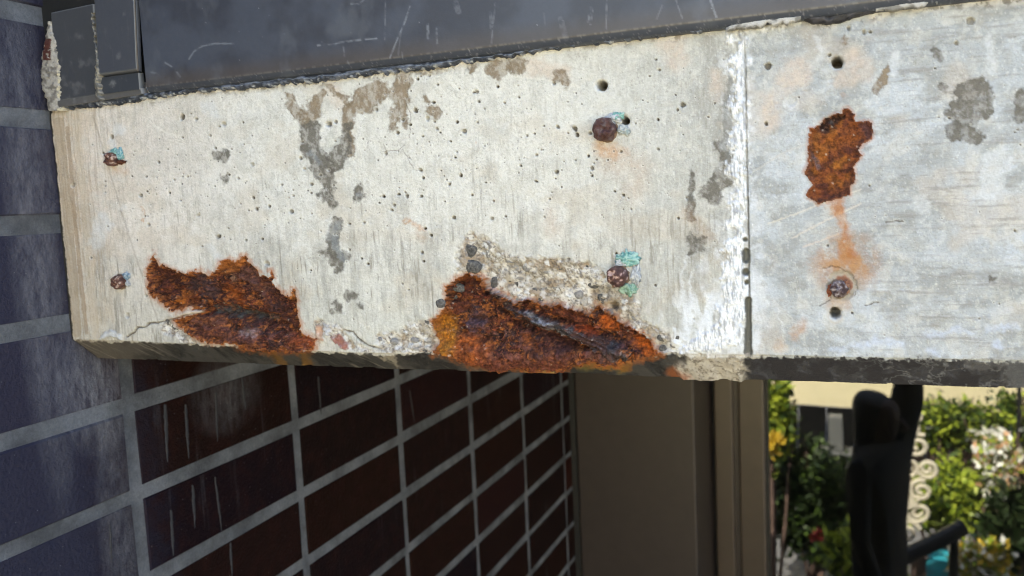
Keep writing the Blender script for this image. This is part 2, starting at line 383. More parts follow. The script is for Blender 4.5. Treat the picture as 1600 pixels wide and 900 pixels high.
for c in ([(485, 205, 15), (484, 228, 11), (500, 255, 15), (512, 280, 12), (513, 297, 7)], [(541, 205, 8), (530, 232, 13), (524, 262, 11)], [(503, 305, 4), (520, 318, 6)], [(560, 290, 6), (561, 308, 8)], [(526, 345, 7), (522, 372, 8), (521, 395, 8)], [(505, 396, 6), (518, 408, 8), (535, 400, 9), (528, 420, 6)], [(338, 243, 6), (352, 243, 8)], [(352, 278, 5)],
          [(1128, 232, 10), (1138, 250, 12)], [(1135, 275, 14), (1108, 298, 11), (1120, 310, 8)], [(1082, 270, 4), (1080, 340, 5)], [(1081, 372, 7), (1078, 390, 6)], [(1095, 372, 6), (1093, 388, 5)],
          [(1510, 148, 20), (1530, 140, 16), (1545, 158, 9)], [(1500, 178, 20), (1535, 172, 14)], [(1495, 205, 16), (1525, 215, 10)], [(1598, 150, 12), (1596, 180, 9)], [(1473, 135, 7)], [(1462, 85, 8)], [(1552, 440, 5)], [(525, 482, 8)], [(548, 462, 7)], [(560, 478, 5)]):
    blot(c, GREY, .85, 2)
blot([(519, 214, 6), (512, 232, 5)], col(222, 222, 214), .9, 2); blot([(505, 172, 9), (512, 160, 5)], col(226, 224, 216), .9, 2)
for c in ([(487, 240, 4), (500, 258, 3)], [(561, 305, 5)], [(526, 350, 5), (523, 375, 5), (536, 405, 6)]): blot(c, col(152, 158, 162), .7, 3)
# white wash marks
for c in ([(196, 322, 4)], [(175, 225, 7)], [(160, 345, 14), (150, 380, 12)], [(185, 200, 10)], [(515, 340, 3), (513, 375, 2.5)], [(325, 165, 10), (338, 178, 8)], [(350, 408, 8), (325, 385, 4)], [(1400, 85, 7), (1395, 120, 5)], [(1545, 60, 8), (1548, 110, 6)], [(1278, 60, 5), (1285, 90, 5)], [(1235, 160, 11)], [(1560, 250, 22), (1545, 300, 16)], [(1440, 320, 14)]):
    blot(c, col(232, 235, 238), .55, 4)
for i in range(26):
    a = random.uniform(1190, 1600); b = random.uniform(60, 530)
    blot([(a, b, random.uniform(2, 9)), (a+random.uniform(10, 60), b+random.uniform(-8, 4), random.uniform(2, 9))], col(214, 220, 228), random.uniform(.2, .5), 6)
for c in ([(1450, 522, 4), (1500, 514, 5), (1520, 520, 3)], [(1545, 512, 6), (1590, 510, 4)], [(1330, 540, 5), (1370, 528, 6), (1410, 542, 5)], [(1450, 545, 3), (1470, 552, 3)], [(1300, 548, 4), (1320, 546, 5)], [(1560, 535, 8)]):
    blot(c, col(205, 214, 232), .75, 4)
for pts in ([(1072, 398, 3), (1062, 430, 2), (1066, 470, 3), (1072, 520, 5)], [(1084, 425, 3), (1076, 445, 2), (1083, 470, 3), (1078, 515, 6)], [(1060, 520, 2), (1078, 548, 3)], [(1088, 520, 4), (1100, 545, 4)], [(1215, 480, 1.5), (1225, 528, 2)], [(1195, 470, 6), (1187, 440, 4)]):
    blot(pts, col(232, 234, 236), .7, 2.5)
# rust bleeding into the concrete
ORG = col(206, 150, 92)
for c, k, s in (([(1305, 322, 11), (1318, 350, 5)], .75, 8), ([(1316, 355, 4), (1316, 378, 4), (1330, 392, 6)], .55, 7), ([(1325, 405, 22), (1300, 425, 22), (1345, 425, 18)], .38, 22), ([(940, 232, 12), (975, 238, 5)], .6, 10), ([(955, 250, 22), (1000, 262, 16), (990, 300, 14)], .22, 22), ([(180, 262, 7), (195, 268, 5)], .4, 8), ([(168, 320, 1.0)], .4, 2), ([(188, 330, .8), (222, 345, .6)], .0, 2),
                ([(632, 340, 3), (662, 356, 3)], .6, 3), ([(650, 355, 4), (662, 375, 3)], .25, 6), ([(640, 345, 2)], .5, 3), ([(743, 222, 2)], .6, 3), ([(1243, 520, 8), (1255, 505, 6)], .5, 7), ([(1218, 540, 8)], .5, 8), ([(222, 322, 1), (222, 345, 1)], .6, 1.5), ([(1320, 150, 3)], .3, 3), ([(1310, 470, 18)], .35, 12), ([(1110, 370, 6), (1070, 330, 10)], .18, 12), ([(860, 330, 10), (865, 365, 10)], .18, 12)):
    blot(c, ORG, k, s)
mk = sst(.55, .62, noise(U/2.2, V/1.6, 77))*sst(26, 0, np.hypot((U-1322)/1.7, V-412)-22); base = mix(base, col(160, 98, 60), mk*.22)
rf0 = fbm(PX/2.4, PZ/3.5, 80, 4)
os_ = sst(.34, .62, fbm(PX/5, PZ/6, 79, 4))*sst(60, 10, np.hypot((U-1322)/1.15, (V-408)*.9)); base = mix(base, col(190, 140, 88), os_*.8)
base = mix(base, col(176, 104, 48), (.35+.65*sst(.38, .58, rf0))*.8*sst(7, -5, chain_sd(Uw, Vw, [(1306, 318, 11), (1312, 340, 5), (1318, 362, 4), (1322, 384, 8), (1330, 400, 10)]))*.7)

# bug holes
rng = np.random.default_rng(5)
holes = [(940, 134, 7.5, 1), (1308, 98, 8.5, 1), (1305, 489, 8, 1), (957, 479, 6, 1), (976, 189, 6.5, 1), (513, 194, 3.6, 1), (174, 214, 3.5, 0), (1200, 104, 5.5, 0), (1516, 33, 6.5, 0), (1326, 44, 4.5, 0), (1350, 50, 4, 0), (1360, 50, 3.5, 0), (1494, 67, 3.5, 0), (1296, 86, 3, 0), (1461, 107, 2, 0),
         (285, 183, 5, 0), (306, 186, 3, 0), (350, 194, 4, 0), (649, 172, 4.5, 0), (668, 185, 4, 0), (725, 205, 3.5, 0), (714, 191, 2.5, 0), (744, 143, 3, 0), (748, 159, 2.5, 0), (641, 195, 2.4, 0), (679, 190, 2.2, 0), (1067, 164, 4.5, 0), (898, 201, 4.5, 0), (902, 211, 4, 0), (871, 198, 3.5, 0), (865, 130, 3, 0), (1197, 194, 3.5, 0), (1030, 109, 2.6, 0), (1025, 93, 2.2, 0), (950, 218, 5, 0),
         (925, 263, 3.2, 0), (870, 269, 3.6, 0), (974, 305, 2.8, 0), (859, 311, 2.4, 0), (838, 242, 2.2, 0), (1028, 233, 2.4, 0), (970, 237, 3, 0), (919, 244, 2.6, 0), (888, 405, 2.5, 0), (470, 248, 3, 0), (475, 264, 3.2, 0), (440, 289, 2.6, 0), (636, 307, 3.4, 0), (599, 307, 2.8, 0), (658, 307, 2.6, 0), (657, 266, 3.4, 0), (661, 278, 2.6, 0), (711, 246, 2.2, 0), (702, 288, 2.5, 0), (771, 314, 2, 0),
         (664, 357, 2.5, 0), (455, 331, 3.5, 0), (401, 327, 3, 0), (458, 306, 2.2, 0), (569, 348, 2.6, 0), (592, 317, 1.8, 0), (603, 240, 3, 0), (395, 257, 3.2, 0), (310, 337, 3.4, 0), (341, 370, 4, 0), (232, 351, 3, 0), (220, 306, 2.8, 0), (142, 403, 1.8, 0), (229, 276, 2.2, 0), (282, 313, 2.2, 0), (272, 281, 2, 0), (293, 276, 2, 0), (417, 412, 4, 0), (199, 493, 4.5, 0), (114, 290, 3.6, 0), (161, 239, 2, 0), (1293, 384, 2, 0), (790, 338, 2, 0), (709, 340, 3, 0), (768, 342, 3, 0), (720, 275, 3, 0)]
for i in range(520):
    u = rng.uniform(140, 1160) if rng.random() < .86 else rng.uniform(1175, 1700); vq = rng.uniform(70, 540)
    if rng.random() < .55: cu, cv = [(290, 240), (520, 330), (650, 280), (700, 210), (930, 260), (1050, 170), (620, 200), (840, 230), (400, 290), (240, 300)][rng.integers(0, 10)]; u = cu+rng.normal()*48; vq = cv+rng.normal()*40
    holes.append((u, vq, rng.choice([.9, 1.1, 1.4, 1.9, 2.6], p=[.24, .28, .24, .16, .08]), 0))
hole_deep = np.zeros(U.shape)
for u, v, r, deep in holes:
    r = r*(1.0 if deep else .98)
    ci = np.searchsorted(U[100], u); R = r*2.2+8
    c0, c1 = max(0, np.searchsorted(U[100], u-R-14)), min(NX, np.searchsorted(U[100], u+R+14))
    sl = (slice(0, nface), slice(c0, c1)); uu, vv = U[sl]-u, V[sl]-v
    if uu.size == 0: continue
    ww = 1+.0*uu; el = 1+(.35*rng.random() if not deep else 0); an = rng.uniform(0, 3.14)
    a = (uu*math.cos(an)+vv*math.sin(an)); b = (-uu*math.sin(an)+vv*math.cos(an))
    dd = np.hypot(a, b*el)+(WU2[sl]*(3 if not deep else 1.6)*min(r/3, 1))
    if deep:
        k = sst(r+1.0, r-1.2, dd); H[sl] -= k*.013; H[sl] -= .0007*sst(r+5, r, dd)
        base[sl] = mix(base[sl], col(70, 58, 44), k*.9); hole_deep[sl] = np.maximum(hole_deep[sl], k)
        base[sl] = mix(base[sl], col(226, 222, 214), sst(r+4, r+1, dd)*sst(-1, 3, vv)*.6)  # light caught by the lower rim, painted on
    else:
        k = sst(r+.7, r-.9, dd); H[sl] -= k*min(r*.00055, .0022)
        g = rng.uniform(.5, .95) if r < 3 else rng.uniform(.3, .75); base[sl] = mix(base[sl], col(248, 246, 240), sst(r+2.2, r+.8, dd)*.35)  # pale ring paints a lit rim round each pit
        base[sl] = mix(base[sl], col(72, 62, 50), k*min(1, g*1.2))
# fine cracks
for pts, r, dp in (([(198, 527), (208, 520), (214, 512), (226, 511), (233, 505), (246, 505), (255, 502), (268, 499), (285, 494), (306, 489)], .6, .0022), ([(597, 237), (622, 235), (632, 226)], .0, .0004), ([(628, 233), (640, 252), (645, 265), (655, 266)], .0, .0004), ([(600, 226), (604, 238), (598, 250)], -.1, .0005),
                   ([(1285, 420), (1298, 416), (1312, 418), (1322, 425), (1334, 433), (1340, 448), (1336, 462)], .2, .0008), ([(1280, 478), (1296, 470), (1300, 462)], .2, .0006), ([(1352, 478), (1372, 472)], .7, .0005), ([(970, 140), (1000, 130), (994, 112)], -.3, .0003), ([(1345, 272), (1352, 274), (1470, 274), (1474, 284)], -.4, .0004), ([(1385, 347), (1410, 346)], .5, .0003),
                   ([(535, 515), (552, 520), (560, 530), (575, 540), (600, 548)], .9, .0015), ([(637, 110), (640, 130), (634, 160), (642, 180), (640, 215)], .0, .0003)):
    d = chain_sd(U+WU2*4, V+WV2*4, [(a, b, r) for a, b in pts]); k = sst(1.0, -.4, d)
    base = mix(base, col(74, 56, 44), k*.75); H = H-k*dp

# broken-out zone showing aggregate
agg_poly = [(733, 360), (762, 370), (800, 396), (860, 400), (920, 408), (952, 430), (962, 452), (1000, 470), (1004, 500), (1045, 518), (1084, 550), (1060, 566), (676, 562), (586, 548), (592, 522), (640, 508), (690, 486), (702, 450), (715, 420), (716, 385)]
sa = poly_sd(Uw, Vw, agg_poly); sa2 = np.minimum(sa, chain_sd(Uw, Vw, [(500, 515, 14), (522, 520, 12), (545, 535, 8), (578, 548, 4)]))
sa2 = np.minimum(sa2, chain_sd(Uw, Vw, [(262, 510, 12), (290, 522, 14), (320, 545, 6)]))
A = sst(4, -5, sa2)
_wx, _wz = (fbm(PX/2.2, PZ/2.2, 88, 3)-.5)*3.2, (fbm(PX/2.2, PZ/2.2, 89, 3)-.5)*3.2
c1, e1, v1 = cells((PX+_wx)/4.4, (PZ+_wz)/3.6, 91); c2, e2, v2 = cells((PX+_wx)/1.5+9, (PZ+_wz)/1.2, 92)
agc = mix(np.zeros(U.shape+(3,))+col(192, 184, 172), col(232, 227, 220), sst(.4, .6, fbm(PX/4, PZ/4, 93, 4)))
agc = mix(agc, col(168, 148, 124), sst(.50, .68, fbm(PX/6, PZ/5, 94, 4))*.8); agc = mix(agc, col(120, 112, 104), sst(.54, .66, fbm(PX/1.5, PZ/1.2, 98, 5, .7))*.7)
agm = sst(.42, .6, fbm(PX/7, PZ/5, 97, 3))
agc = mix(agc, col(128, 126, 128), (v1 > .84)*sst(.5, .3, c1)*.7*agm); agc = mix(agc, col(238, 238, 238), (v1 < .18)*sst(.5, .3, c1)*.8)
agc = mix(agc, col(86, 78, 70), (v2 > .84)*sst(.5, .3, c2)*.7*agm); agc = mix(agc, col(150, 150, 156), ((v2 > .7) & (v2 < .8))*sst(.5, .3, c2)*.6)
agc = mix(agc, col(84, 66, 50), sst(.08, .0, e1)*sst(.48, .62, fbm(PX/5, PZ/5, 95, 3))*.55)
base = mix(base, agc, A)
dep = sst(0, -45, sa2)
H = H*(1-A*.5)-A*(.0014+.0050*dep)+A*((1-c1)*.0011+(1-c2)*.0005+(fbm(PX/5, PZ/5, 96, 4)-.5)*.004+(fbm(PX/1.3, PZ/1.3, 99, 4)-.5)*.0012)
base = mix(base, col(236, 232, 224), sst(5, 1, sa2)*(1-A)*.4*sst(.4, .6, med))

# joint: white lime crust and grey voids
limec = [(1156, 52, 9), (1150, 90, 13), (1153, 130, 12), (1152, 160, 11), (1154, 190, 12), (1152, 225, 14), (1154, 260, 11), (1158, 300, 9), (1150, 330, 12), (1152, 365, 15), (1146, 400, 17), (1146, 440, 19), (1144, 480, 20), (1140, 520, 26), (1112, 535, 20), (1080, 544, 10)]
dl = chain_sd(Uw+WU*26, Vw+WV*10, limec)+6*(fbm(PX/5, PZ/14, 107, 3)-.45); dl = np.minimum(dl, chain_sd(Uw, Vw, [(1148, 46, 3), (1190, 42, 6), (1232, 34, 5)]))
L = sst(4, -4, dl)*sst(.30, .50, fbm(PX/.8, PZ/4.5, 101, 4)+sst(0, -9, dl)*.16)
halo = sst(26, 0, dl)*sst(.4, .7, fbm(PX/3, PZ/4, 102, 4))
base = mix(base, col(240, 243, 248), halo*.6)
ll = sst(60, 0, np.hypot((U-1105)/1.5, (V-505)*1.0)-18)*sst(.46, .60, fbm(PX/3.5, PZ/9, 108, 5)); base = mix(base, col(240, 243, 248), ll*.85); lh = sst(46, 0, dl)*sst(.34, .60, fbm(PX/5, PZ/18, 109, 4))*sst(300, 460, V); base = mix(base, col(240, 243, 248), lh*.75)
base = mix(base, col(122, 122, 118), sst(3, -2, chain_sd(Uw, Vw, [(1138, 120, 4), (1136, 160, 5), (1136, 240, 7), (1150, 250, 10)]))*.6)
lc = mix(np.zeros(U.shape+(3,))+srgb(226, 230, 238, .84), srgb(255, 255, 255, .86), sst(.30, .55, fbm(PX/1.1, PZ/1.6, 103, 4)))
lc = mix(lc, col(170, 172, 178), sst(.54, .68, fbm(PX/.8, PZ/5, 104, 4))*.7)
base = mix(base, lc, L); H = H+L*(.0003+.0016*fbm(PX/1.6, PZ/2.2, 105, 4)*sst(3, -8, dl))
# sunk line along the joint
jl = sst(2.0, .4, np.abs(U-xj+WU2*2)); H = H-jl*.0014*sst(60, 90, V)*(1-cham); base = mix(base, col(110, 108, 104), jl*.75*sst(180, 420, V)*(1-cham)); base = mix(base, col(150, 148, 142), jl*.5)
for ch in ([(1166, 394, 7), (1166, 406, 6.5)], [(1166, 425, 6.5)], [(1167, 441, 4.5)], [(1169, 470, 6.5), (1170, 500, 5), (1169, 522, 6.5), (1169, 552, 7)], [(1164, 374, 4)]):
    d = chain_sd(U+WU2*3, V+WV2*3, ch); k = sst(1.2, -1.2, d); base = mix(base, col(118, 117, 110), k); H = H*(1-k)-k*.0022*sst(0, -5, d)

# chamfer paint and dirt
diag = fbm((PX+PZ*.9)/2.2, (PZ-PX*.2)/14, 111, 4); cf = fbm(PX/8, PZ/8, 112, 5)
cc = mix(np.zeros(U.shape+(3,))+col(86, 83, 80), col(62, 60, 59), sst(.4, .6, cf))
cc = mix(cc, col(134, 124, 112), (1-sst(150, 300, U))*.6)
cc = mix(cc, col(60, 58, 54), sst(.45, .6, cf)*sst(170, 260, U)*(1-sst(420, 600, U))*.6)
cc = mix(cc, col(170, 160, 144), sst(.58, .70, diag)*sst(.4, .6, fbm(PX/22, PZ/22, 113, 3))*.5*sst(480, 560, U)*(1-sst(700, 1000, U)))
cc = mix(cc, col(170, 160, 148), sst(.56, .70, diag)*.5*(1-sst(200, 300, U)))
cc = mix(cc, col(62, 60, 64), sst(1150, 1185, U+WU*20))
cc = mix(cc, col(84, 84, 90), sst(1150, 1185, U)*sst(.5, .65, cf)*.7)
cr = sst(.04, 0., np.abs(fbm(PX/7, PZ/6, 114, 5)-.5))*sst(1300, 1420, U); cc = mix(cc, col(150, 152, 156), cr*.6)
cc = mix(cc, col(118, 120, 126), sst(1560, 1582, U+WU*34+WU2*10)*.85); cc = mix(cc, col(130, 130, 134), sst(6, -4, chain_sd(Uw, Vw, [(1520, 570, 10), (1560, 566, 8)]))*.6)
wc = sst(0, 22, U-1052+WU*40)*sst(0, 18, 1172-U+WU*34)
cc = mix(cc, mix(np.zeros(U.shape+(3,))+col(232, 224, 212), col(164, 154, 142), sst(.5, .72, fbm(PX/1.8, PZ/1.8, 115, 5, .7))), wc*.95)
cc = mix(cc, col(186, 110, 62), sst(8, -4, chain_sd(Uw, Vw, [(1052, 582, 8), (1075, 590, 5)]))*.7)
for ch, k2 in (([(428, 549, 4), (446, 572, 5)], 1), ([(468, 549, 6), (484, 574, 5)], 1), ([(415, 550, 3), (430, 560, 3)], .5)): cc = mix(cc, col(150, 108, 50), sst(4, -3, chain_sd(Uw, Vw, ch))*.75*k2)
cc = mix(cc, col(122, 112, 66), sst(7, -4, chain_sd(Uw, Vw, [(905, 574, 6), (945, 568, 10), (975, 573, 7)]))*.9); cc = mix(cc, col(178, 116, 40), sst(5, -4, chain_sd(Uw, Vw, [(935, 570, 4), (985, 575, 5)]))*.6)
cc = mix(cc, col(196, 164, 104), sst(2, -2, chain_sd(U+WU2*4, V+WV2*4, [(822, 581, 3), (862, 583, 4)])))
cc = mix(cc, col(196, 186, 170), sst(3, -2, chain_sd(Uw, Vw, [(596, 556, 3), (612, 558, 4), (620, 566, 2)]))*.8)
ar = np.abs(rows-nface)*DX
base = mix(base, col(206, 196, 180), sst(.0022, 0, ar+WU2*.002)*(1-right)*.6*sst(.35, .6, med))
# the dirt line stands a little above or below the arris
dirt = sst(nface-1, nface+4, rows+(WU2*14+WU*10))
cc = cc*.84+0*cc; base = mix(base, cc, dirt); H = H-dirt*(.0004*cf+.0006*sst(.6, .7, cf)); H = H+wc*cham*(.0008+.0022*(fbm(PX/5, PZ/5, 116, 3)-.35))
H = H-sst(.0012, 0, ar)*.0005*(1+3*(med-.5))

# rust
def rc(r, g, b):
    m_ = .25*r+.45*g+.30*b; q_ = .13
    return srgb(r*(1-q_)+m_*q_, g*(1-q_)+m_*q_, b*(1-q_)+m_*q_, .84)
R1 = [(241, 396), (247, 411), (262, 418), (275, 423), (286, 430), (297, 428), (311, 423), (327, 430), (338, 425), (343, 408), (357, 404), (368, 412), (378, 400), (384, 400), (390, 414), (402, 424), (407, 432), (420, 438), (421, 424), (425, 424), (427, 442), (436, 452), (446, 462), (452, 468), (457, 452), (461, 454), (464, 490), (470, 516), (484, 526), (494, 532), (488, 549), (430, 549), (402, 548), (384, 547), (372, 541), (360, 535), (345, 539), (324, 537), (300, 524), (280, 508), (272, 500), (300, 492), (312, 484), (296, 480), (280, 486), (271, 486), (260, 481), (245, 470), (233, 459), (232, 446), (228, 428), (233, 412), (237, 405)]
R2 = [(727, 429), (740, 430), (753, 440), (763, 452), (780, 458), (799, 472), (820, 469), (847, 479), (868, 478), (887, 486), (905, 488), (918, 496), (924, 482), (932, 479), (940, 484), (950, 490), (967, 503), (985, 512), (1000, 520), (1012, 530), (1024, 545), (1034, 557), (1007, 561), (977, 567), (960, 574), (940, 571), (913, 568), (895, 572), (880, 580), (860, 581), (820, 580), (790, 578), (765, 577), (740, 572), (718, 563), (700, 557), (678, 554), (684, 535), (679, 519), (676, 500), (690, 488), (697, 482), (694, 462), (697, 447), (708, 439)]
R3 = [(1314, 176), (1319, 169), (1326, 169), (1334, 178), (1337, 191), (1346, 190), (1357, 188), (1362, 192), (1364, 198), (1363, 216), (1350, 224), (1341, 236), (1348, 242), (1334, 260), (1337, 275), (1334, 287), (1327, 293), (1329, 304), (1308, 311), (1279, 320), (1270, 312), (1259, 307), (1262, 297), (1270, 289), (1264, 280), (1257, 269), (1262, 258), (1263, 249), (1263, 225), (1263, 207), (1266, 200), (1274, 200), (1288, 187), (1302, 179)]
rustc = np.zeros(U.shape+(3,)); RM = [None]*3; rf = fbm(PX/3.2, PZ/3.2, 121, 5, .65); rb = fbm(PX/9, PZ/9, 122, 4); rp = fbm(PX/1.0, PZ/1.0, 123, 3)
ter = fbm(PX/7, PZ/3.6, 128, 5, .62)*9; tf = ter-np.floor(ter); tl = np.floor(ter)+sst(.72, 1.0, tf); tv = noise(np.floor(ter)*3.7, np.floor(ter)*0+2.2, 129)
fl1, fe1, fv1 = cells(PX/4.2+WU*1.5, PZ/2.8+WV*1.5, 124); fl2, fe2, fv2 = cells(PX/1.5, PZ/1.5, 125)
for i, poly in enumerate((R1, R2, R3)):
    jag = (1.0, 1.2, .45)[i]
    s = poly_sd(U+WU2*9*jag+WU*5*jag, V+WV2*11*jag+WV*5*jag, poly)
    m = (s < 12); RM[i] = (s < 0)
    # bleed just outside
    k = sst((9, 10, 6)[i], 0, s)*sst(.35, .6, rf+.1)
    base = mix(base, col(186, 110, 52), k*(.6 if i < 2 else .45))
    if i < 2:
        cq = mix(np.zeros(U.shape+(3,))+rc(132, 62, 42), rc(86, 44, 40), sst(.42, .62, rf))
        cq = mix(cq, rc(146, 70, 40), sst(.50, .66, rb)*.7); cq = mix(cq, rc(92, 78, 84), sst(.56, .72, fbm(PX/6, PZ/4, 126, 4))*.7)
        cq = mix(cq, rc(178, 92, 36), sst(.58, .72, fbm(PX/4, PZ/4, 127, 4))*.85)
    else:
        cq = mix(np.zeros(U.shape+(3,))+rc(150, 78, 34), rc(104, 52, 34), sst(.45, .62, rf)); cq = mix(cq, rc(176, 100, 30), sst(.52, .68, rb)*.8)
        cq = mix(cq, rc(86, 50, 44), sst(-14, -3, s)*.75*sst(.35, .5, rb)); cq = mix(cq, rc(98, 62, 62), sst(6, -6, chain_sd(Uw, Vw, [(1352, 200, 9), (1358, 212, 6)]))*.9)
    if i < 2:
        cq = mix(cq, rc(60, 34, 32), (tv < .35)*.55); cq = mix(cq, rc(164, 96, 66), (tv > .72)*.55); cq = mix(cq, rc(30, 18, 16), sst(.62, .80, tf)*.7); cq = mix(cq, rc(206, 134, 84), sst(.16, .0, tf)*.45)
    if i < 2: cq = mix(cq, rc(158, 98, 86), sst(.52, .66, fbm(PX/3.2, PZ/2.4, 132, 4))*sst(490, 530, V)*.6); cq = mix(cq, rc(206, 118, 52), sst(.58, .70, fbm(PX/2.0, PZ/1.6, 133, 4))*.75)
    def patch(ch, c, k, soft=3):
        global cq
        cq = mix(cq, rc(*c)*(.6+.8*rf)[..., None], sst(soft*1.6, -soft*1.6, chain_sd(Uw, Vw, ch))*k*(.55+.45*sst(.35, .6, rf)))
    h = np.zeros(U.shape)
    edge = sst(0, -6, s)
    if i == 0:
        patch([(245, 420, 10), (262, 450, 14)], (98, 48, 36), .8); patch([(305, 442, 16), (322, 455, 12)], (84, 62, 66), .8)
        patch([(285, 460, 8), (276, 474, 8)], (190, 104, 34), .95, 2); patch([(295, 470, 6)], (132, 64, 30), .9, 2)
        patch([(350, 418, 12), (370, 410, 9), (382, 402, 4)], (198, 116, 50), .85); patch([(350, 452, 8), (372, 470, 8)], (182, 88, 24), .8)
        patch([(385, 430, 14), (410, 450, 12)], (132, 86, 74), .8); patch([(420, 470, 9), (445, 500, 9)], (80, 44, 40), .7)
        patch([(322, 487, 4), (345, 490, 8), (385, 496, 6), (418, 500, 4)], (84, 84, 84), .95, 2)
        patch([(300, 500, 6), (340, 505, 8)], (150, 90, 66), .7); patch([(320, 520, 9), (400, 530, 9)], (142, 84, 72), .55); patch([(376, 518, 4), (400, 522, 4)], (196, 176, 182), .6)
        patch([(460, 528, 6), (485, 538, 6)], (182, 84, 34), .8); patch([(456, 458, 3), (464, 500, 5), (472, 522, 5)], (206, 128, 62), .85, 2); patch([(360, 437, 4)], (232, 180, 140), .6)
        h += -.0046*edge*(.15+.85*sst(540, 515, V))-.0052*sst(9, -2, chain_sd(Uw, Vw, [(306, 484, 3), (345, 488, 7), (385, 494, 7), (424, 500, 5)]))
        h += .0042*sst(14, -8, chain_sd(Uw, Vw, [(300, 508, 8), (340, 520, 9), (400, 528, 10), (470, 535, 6)]))
        h += -.0018*sst(5, -2, chain_sd(Uw, Vw, [(288, 440, 2), (296, 462, 2), (315, 480, 3)]))
    elif i == 1:
        patch([(725, 440, 10), (720, 455, 12)], (112, 52, 30), .7); patch([(742, 436, 4), (757, 446, 5)], (206, 112, 30), .95, 2)
        patch([(690, 505, 12), (695, 530, 14), (700, 545, 12)], (222, 140, 36), .95, 4); patch([(720, 540, 14), (745, 550, 14), (760, 545, 8)], (212, 106, 40), .85, 5)
        patch([(735, 505, 16), (730, 520, 10)], (98, 76, 88), .85); patch([(700, 492, 5), (730, 470, 10)], (128, 60, 36), .6)
        patch([(755, 560, 10), (800, 568, 10), (880, 570, 8)], (146, 76, 58), .8, 5); patch([(850, 540, 16), (880, 550, 14)], (96, 52, 46), .8, 5)
        patch([(815, 528, 8), (835, 545, 6)], (176, 90, 34), .6); patch([(870, 490, 10), (900, 500, 8)], (120, 58, 40), .8)
        patch([(880, 515, 5), (925, 525, 4)], (196, 80, 26), .9, 2); patch([(938, 505, 9), (955, 512, 9)], (214, 102, 26), .95, 3)
        patch([(995, 535, 9), (1018, 548, 8)], (218, 104, 26), .95, 3); patch([(975, 530, 6)], (108, 54, 34), .7)
        patch([(960, 560, 8), (920, 556, 6)], (124, 88, 88), .8)
        d = chain_sd(U+WU2*4, V+WV2*5, [(752, 445, 3), (775, 463, 5), (802, 492, 8), (850, 510, 9), (900, 528, 9), (950, 545, 9), (978, 556, 5)])
        lam = fbm((U*.93+V*.37)/26, (V*.93-U*.37)/1.7, 131, 4, .6)
        bm = sst(3, -4, d+7*(rf-.5)*2)*(.35+.65*sst(.34, .5, rb+.08)); cq = mix(cq, rc(78, 74, 76), bm*.92); cq = mix(cq, rc(150, 146, 148), bm*sst(.60, .72, lam)*.7); cq = mix(cq, rc(36, 34, 36), bm*sst(.44, .34, lam)*.85); cq = mix(cq, rc(112, 64, 48), sst(4, -4, d)*sst(.50, .62, rb)*.6)
        patch([(838, 512, 1.5), (900, 537, 2), (925, 548, 2)], (190, 188, 196), .8, 1.5); patch([(815, 487, 1.5), (858, 510, 2)], (196, 200, 208), .8, 1.5); patch([(748, 448, 2), (768, 462, 2)], (206, 204, 206), .9, 1.5)
        h += -.0072*edge*(.12+.88*sst(562, 528, V))+.0050*sst(5, -7, d)+sst(4, -4, d)*(lam-.5)*.0050-.0030*sst(5, -2, np.abs(d-7))
        h += -.0040*sst(6, -3, chain_sd(Uw, Vw, [(800, 502, 5), (850, 525, 6), (910, 545, 5)]))+.0035*sst(14, -8, chain_sd(Uw, Vw, [(700, 540, 8), (780, 562, 10), (900, 560, 8)]))
        h += -.0020*sst(4, -2, chain_sd(Uw, Vw, [(790, 476, 2), (850, 496, 3), (905, 512, 2), (960, 535, 2)]))
    else:
        d = chain_sd(Uw, Vw, [(1286, 200, 8), (1302, 188, 9), (1312, 182, 6)]); cq = mix(cq, mix(np.zeros(U.shape+(3,))+rc(58, 28, 20), rc(94, 62, 48), sst(.5, .62, rp)), sst(2, -3, d))
        patch([(1303, 192, 3)], (110, 106, 108), .9, 2); patch([(1272, 245, 3), (1276, 262, 3)], (120, 96, 96), .9, 2); patch([(1310, 260, 8), (1320, 250, 6)], (200, 122, 30), .7)
        patch([(1300, 222, 10), (1330, 216, 12)], (170, 90, 26), .6, 6); patch([(1275, 216, 8)], (176, 104, 34), .7, 5); patch([(1300, 302, 9), (1320, 298, 6)], (96, 48, 34), .8)
        h += -.0012*edge-.0022*sst(3, -5, d)+.0006*sst(-12, -2, s)
    if i < 2: h += edge*((1-fl1)*.0006+(fv1-.5)*.0010+(tl-4.5)*.0013*(.3+.7*sst(572, 545, V))+(rf-.5)*.0040+(1-fl2)*.0006+(rp-.5)*.0009)
    else: h += edge*((rf-.5)*.0016+(fv1-.5)*.0006+(rp-.5)*.0008)
    cq = mix(cq, rc(38, 22, 20), sst(.10, .01, fe1)*(.25 if i < 2 else .35)); cq = mix(cq, rc(226, 206, 186), (fv2 > .985)*sst(.4, .2, fl2)*.5)
    cq = mix(cq, rc(200, 112, 44), sst(-7, -1, s)*sst(.36, .56, rp)*(.8 if i < 2 else .3))
    rustc = np.where(RM[i][..., None], cq, rustc)
    k = sst(2, -2, s); H = H*(1-k)+h*k
# delaminated plaster crumb beside the first rust patch
for ch, cc_, hh in (([(285, 490, 3), (300, 486, 5), (308, 486, 3)], (232, 214, 196), .0006), ([(497, 520, 7), (502, 530, 5)], (216, 176, 148), .001), ([(506, 512, 5), (512, 524, 4)], (226, 226, 230), .001), ([(526, 528, 6), (540, 538, 5)], (176, 118, 104), .0012), ([(160, 525, 3), (172, 523, 5), (188, 526, 4)], (232, 234, 236), .0012)):
    blot(ch, col(*cc_), .95, 1.5, .8, hh)
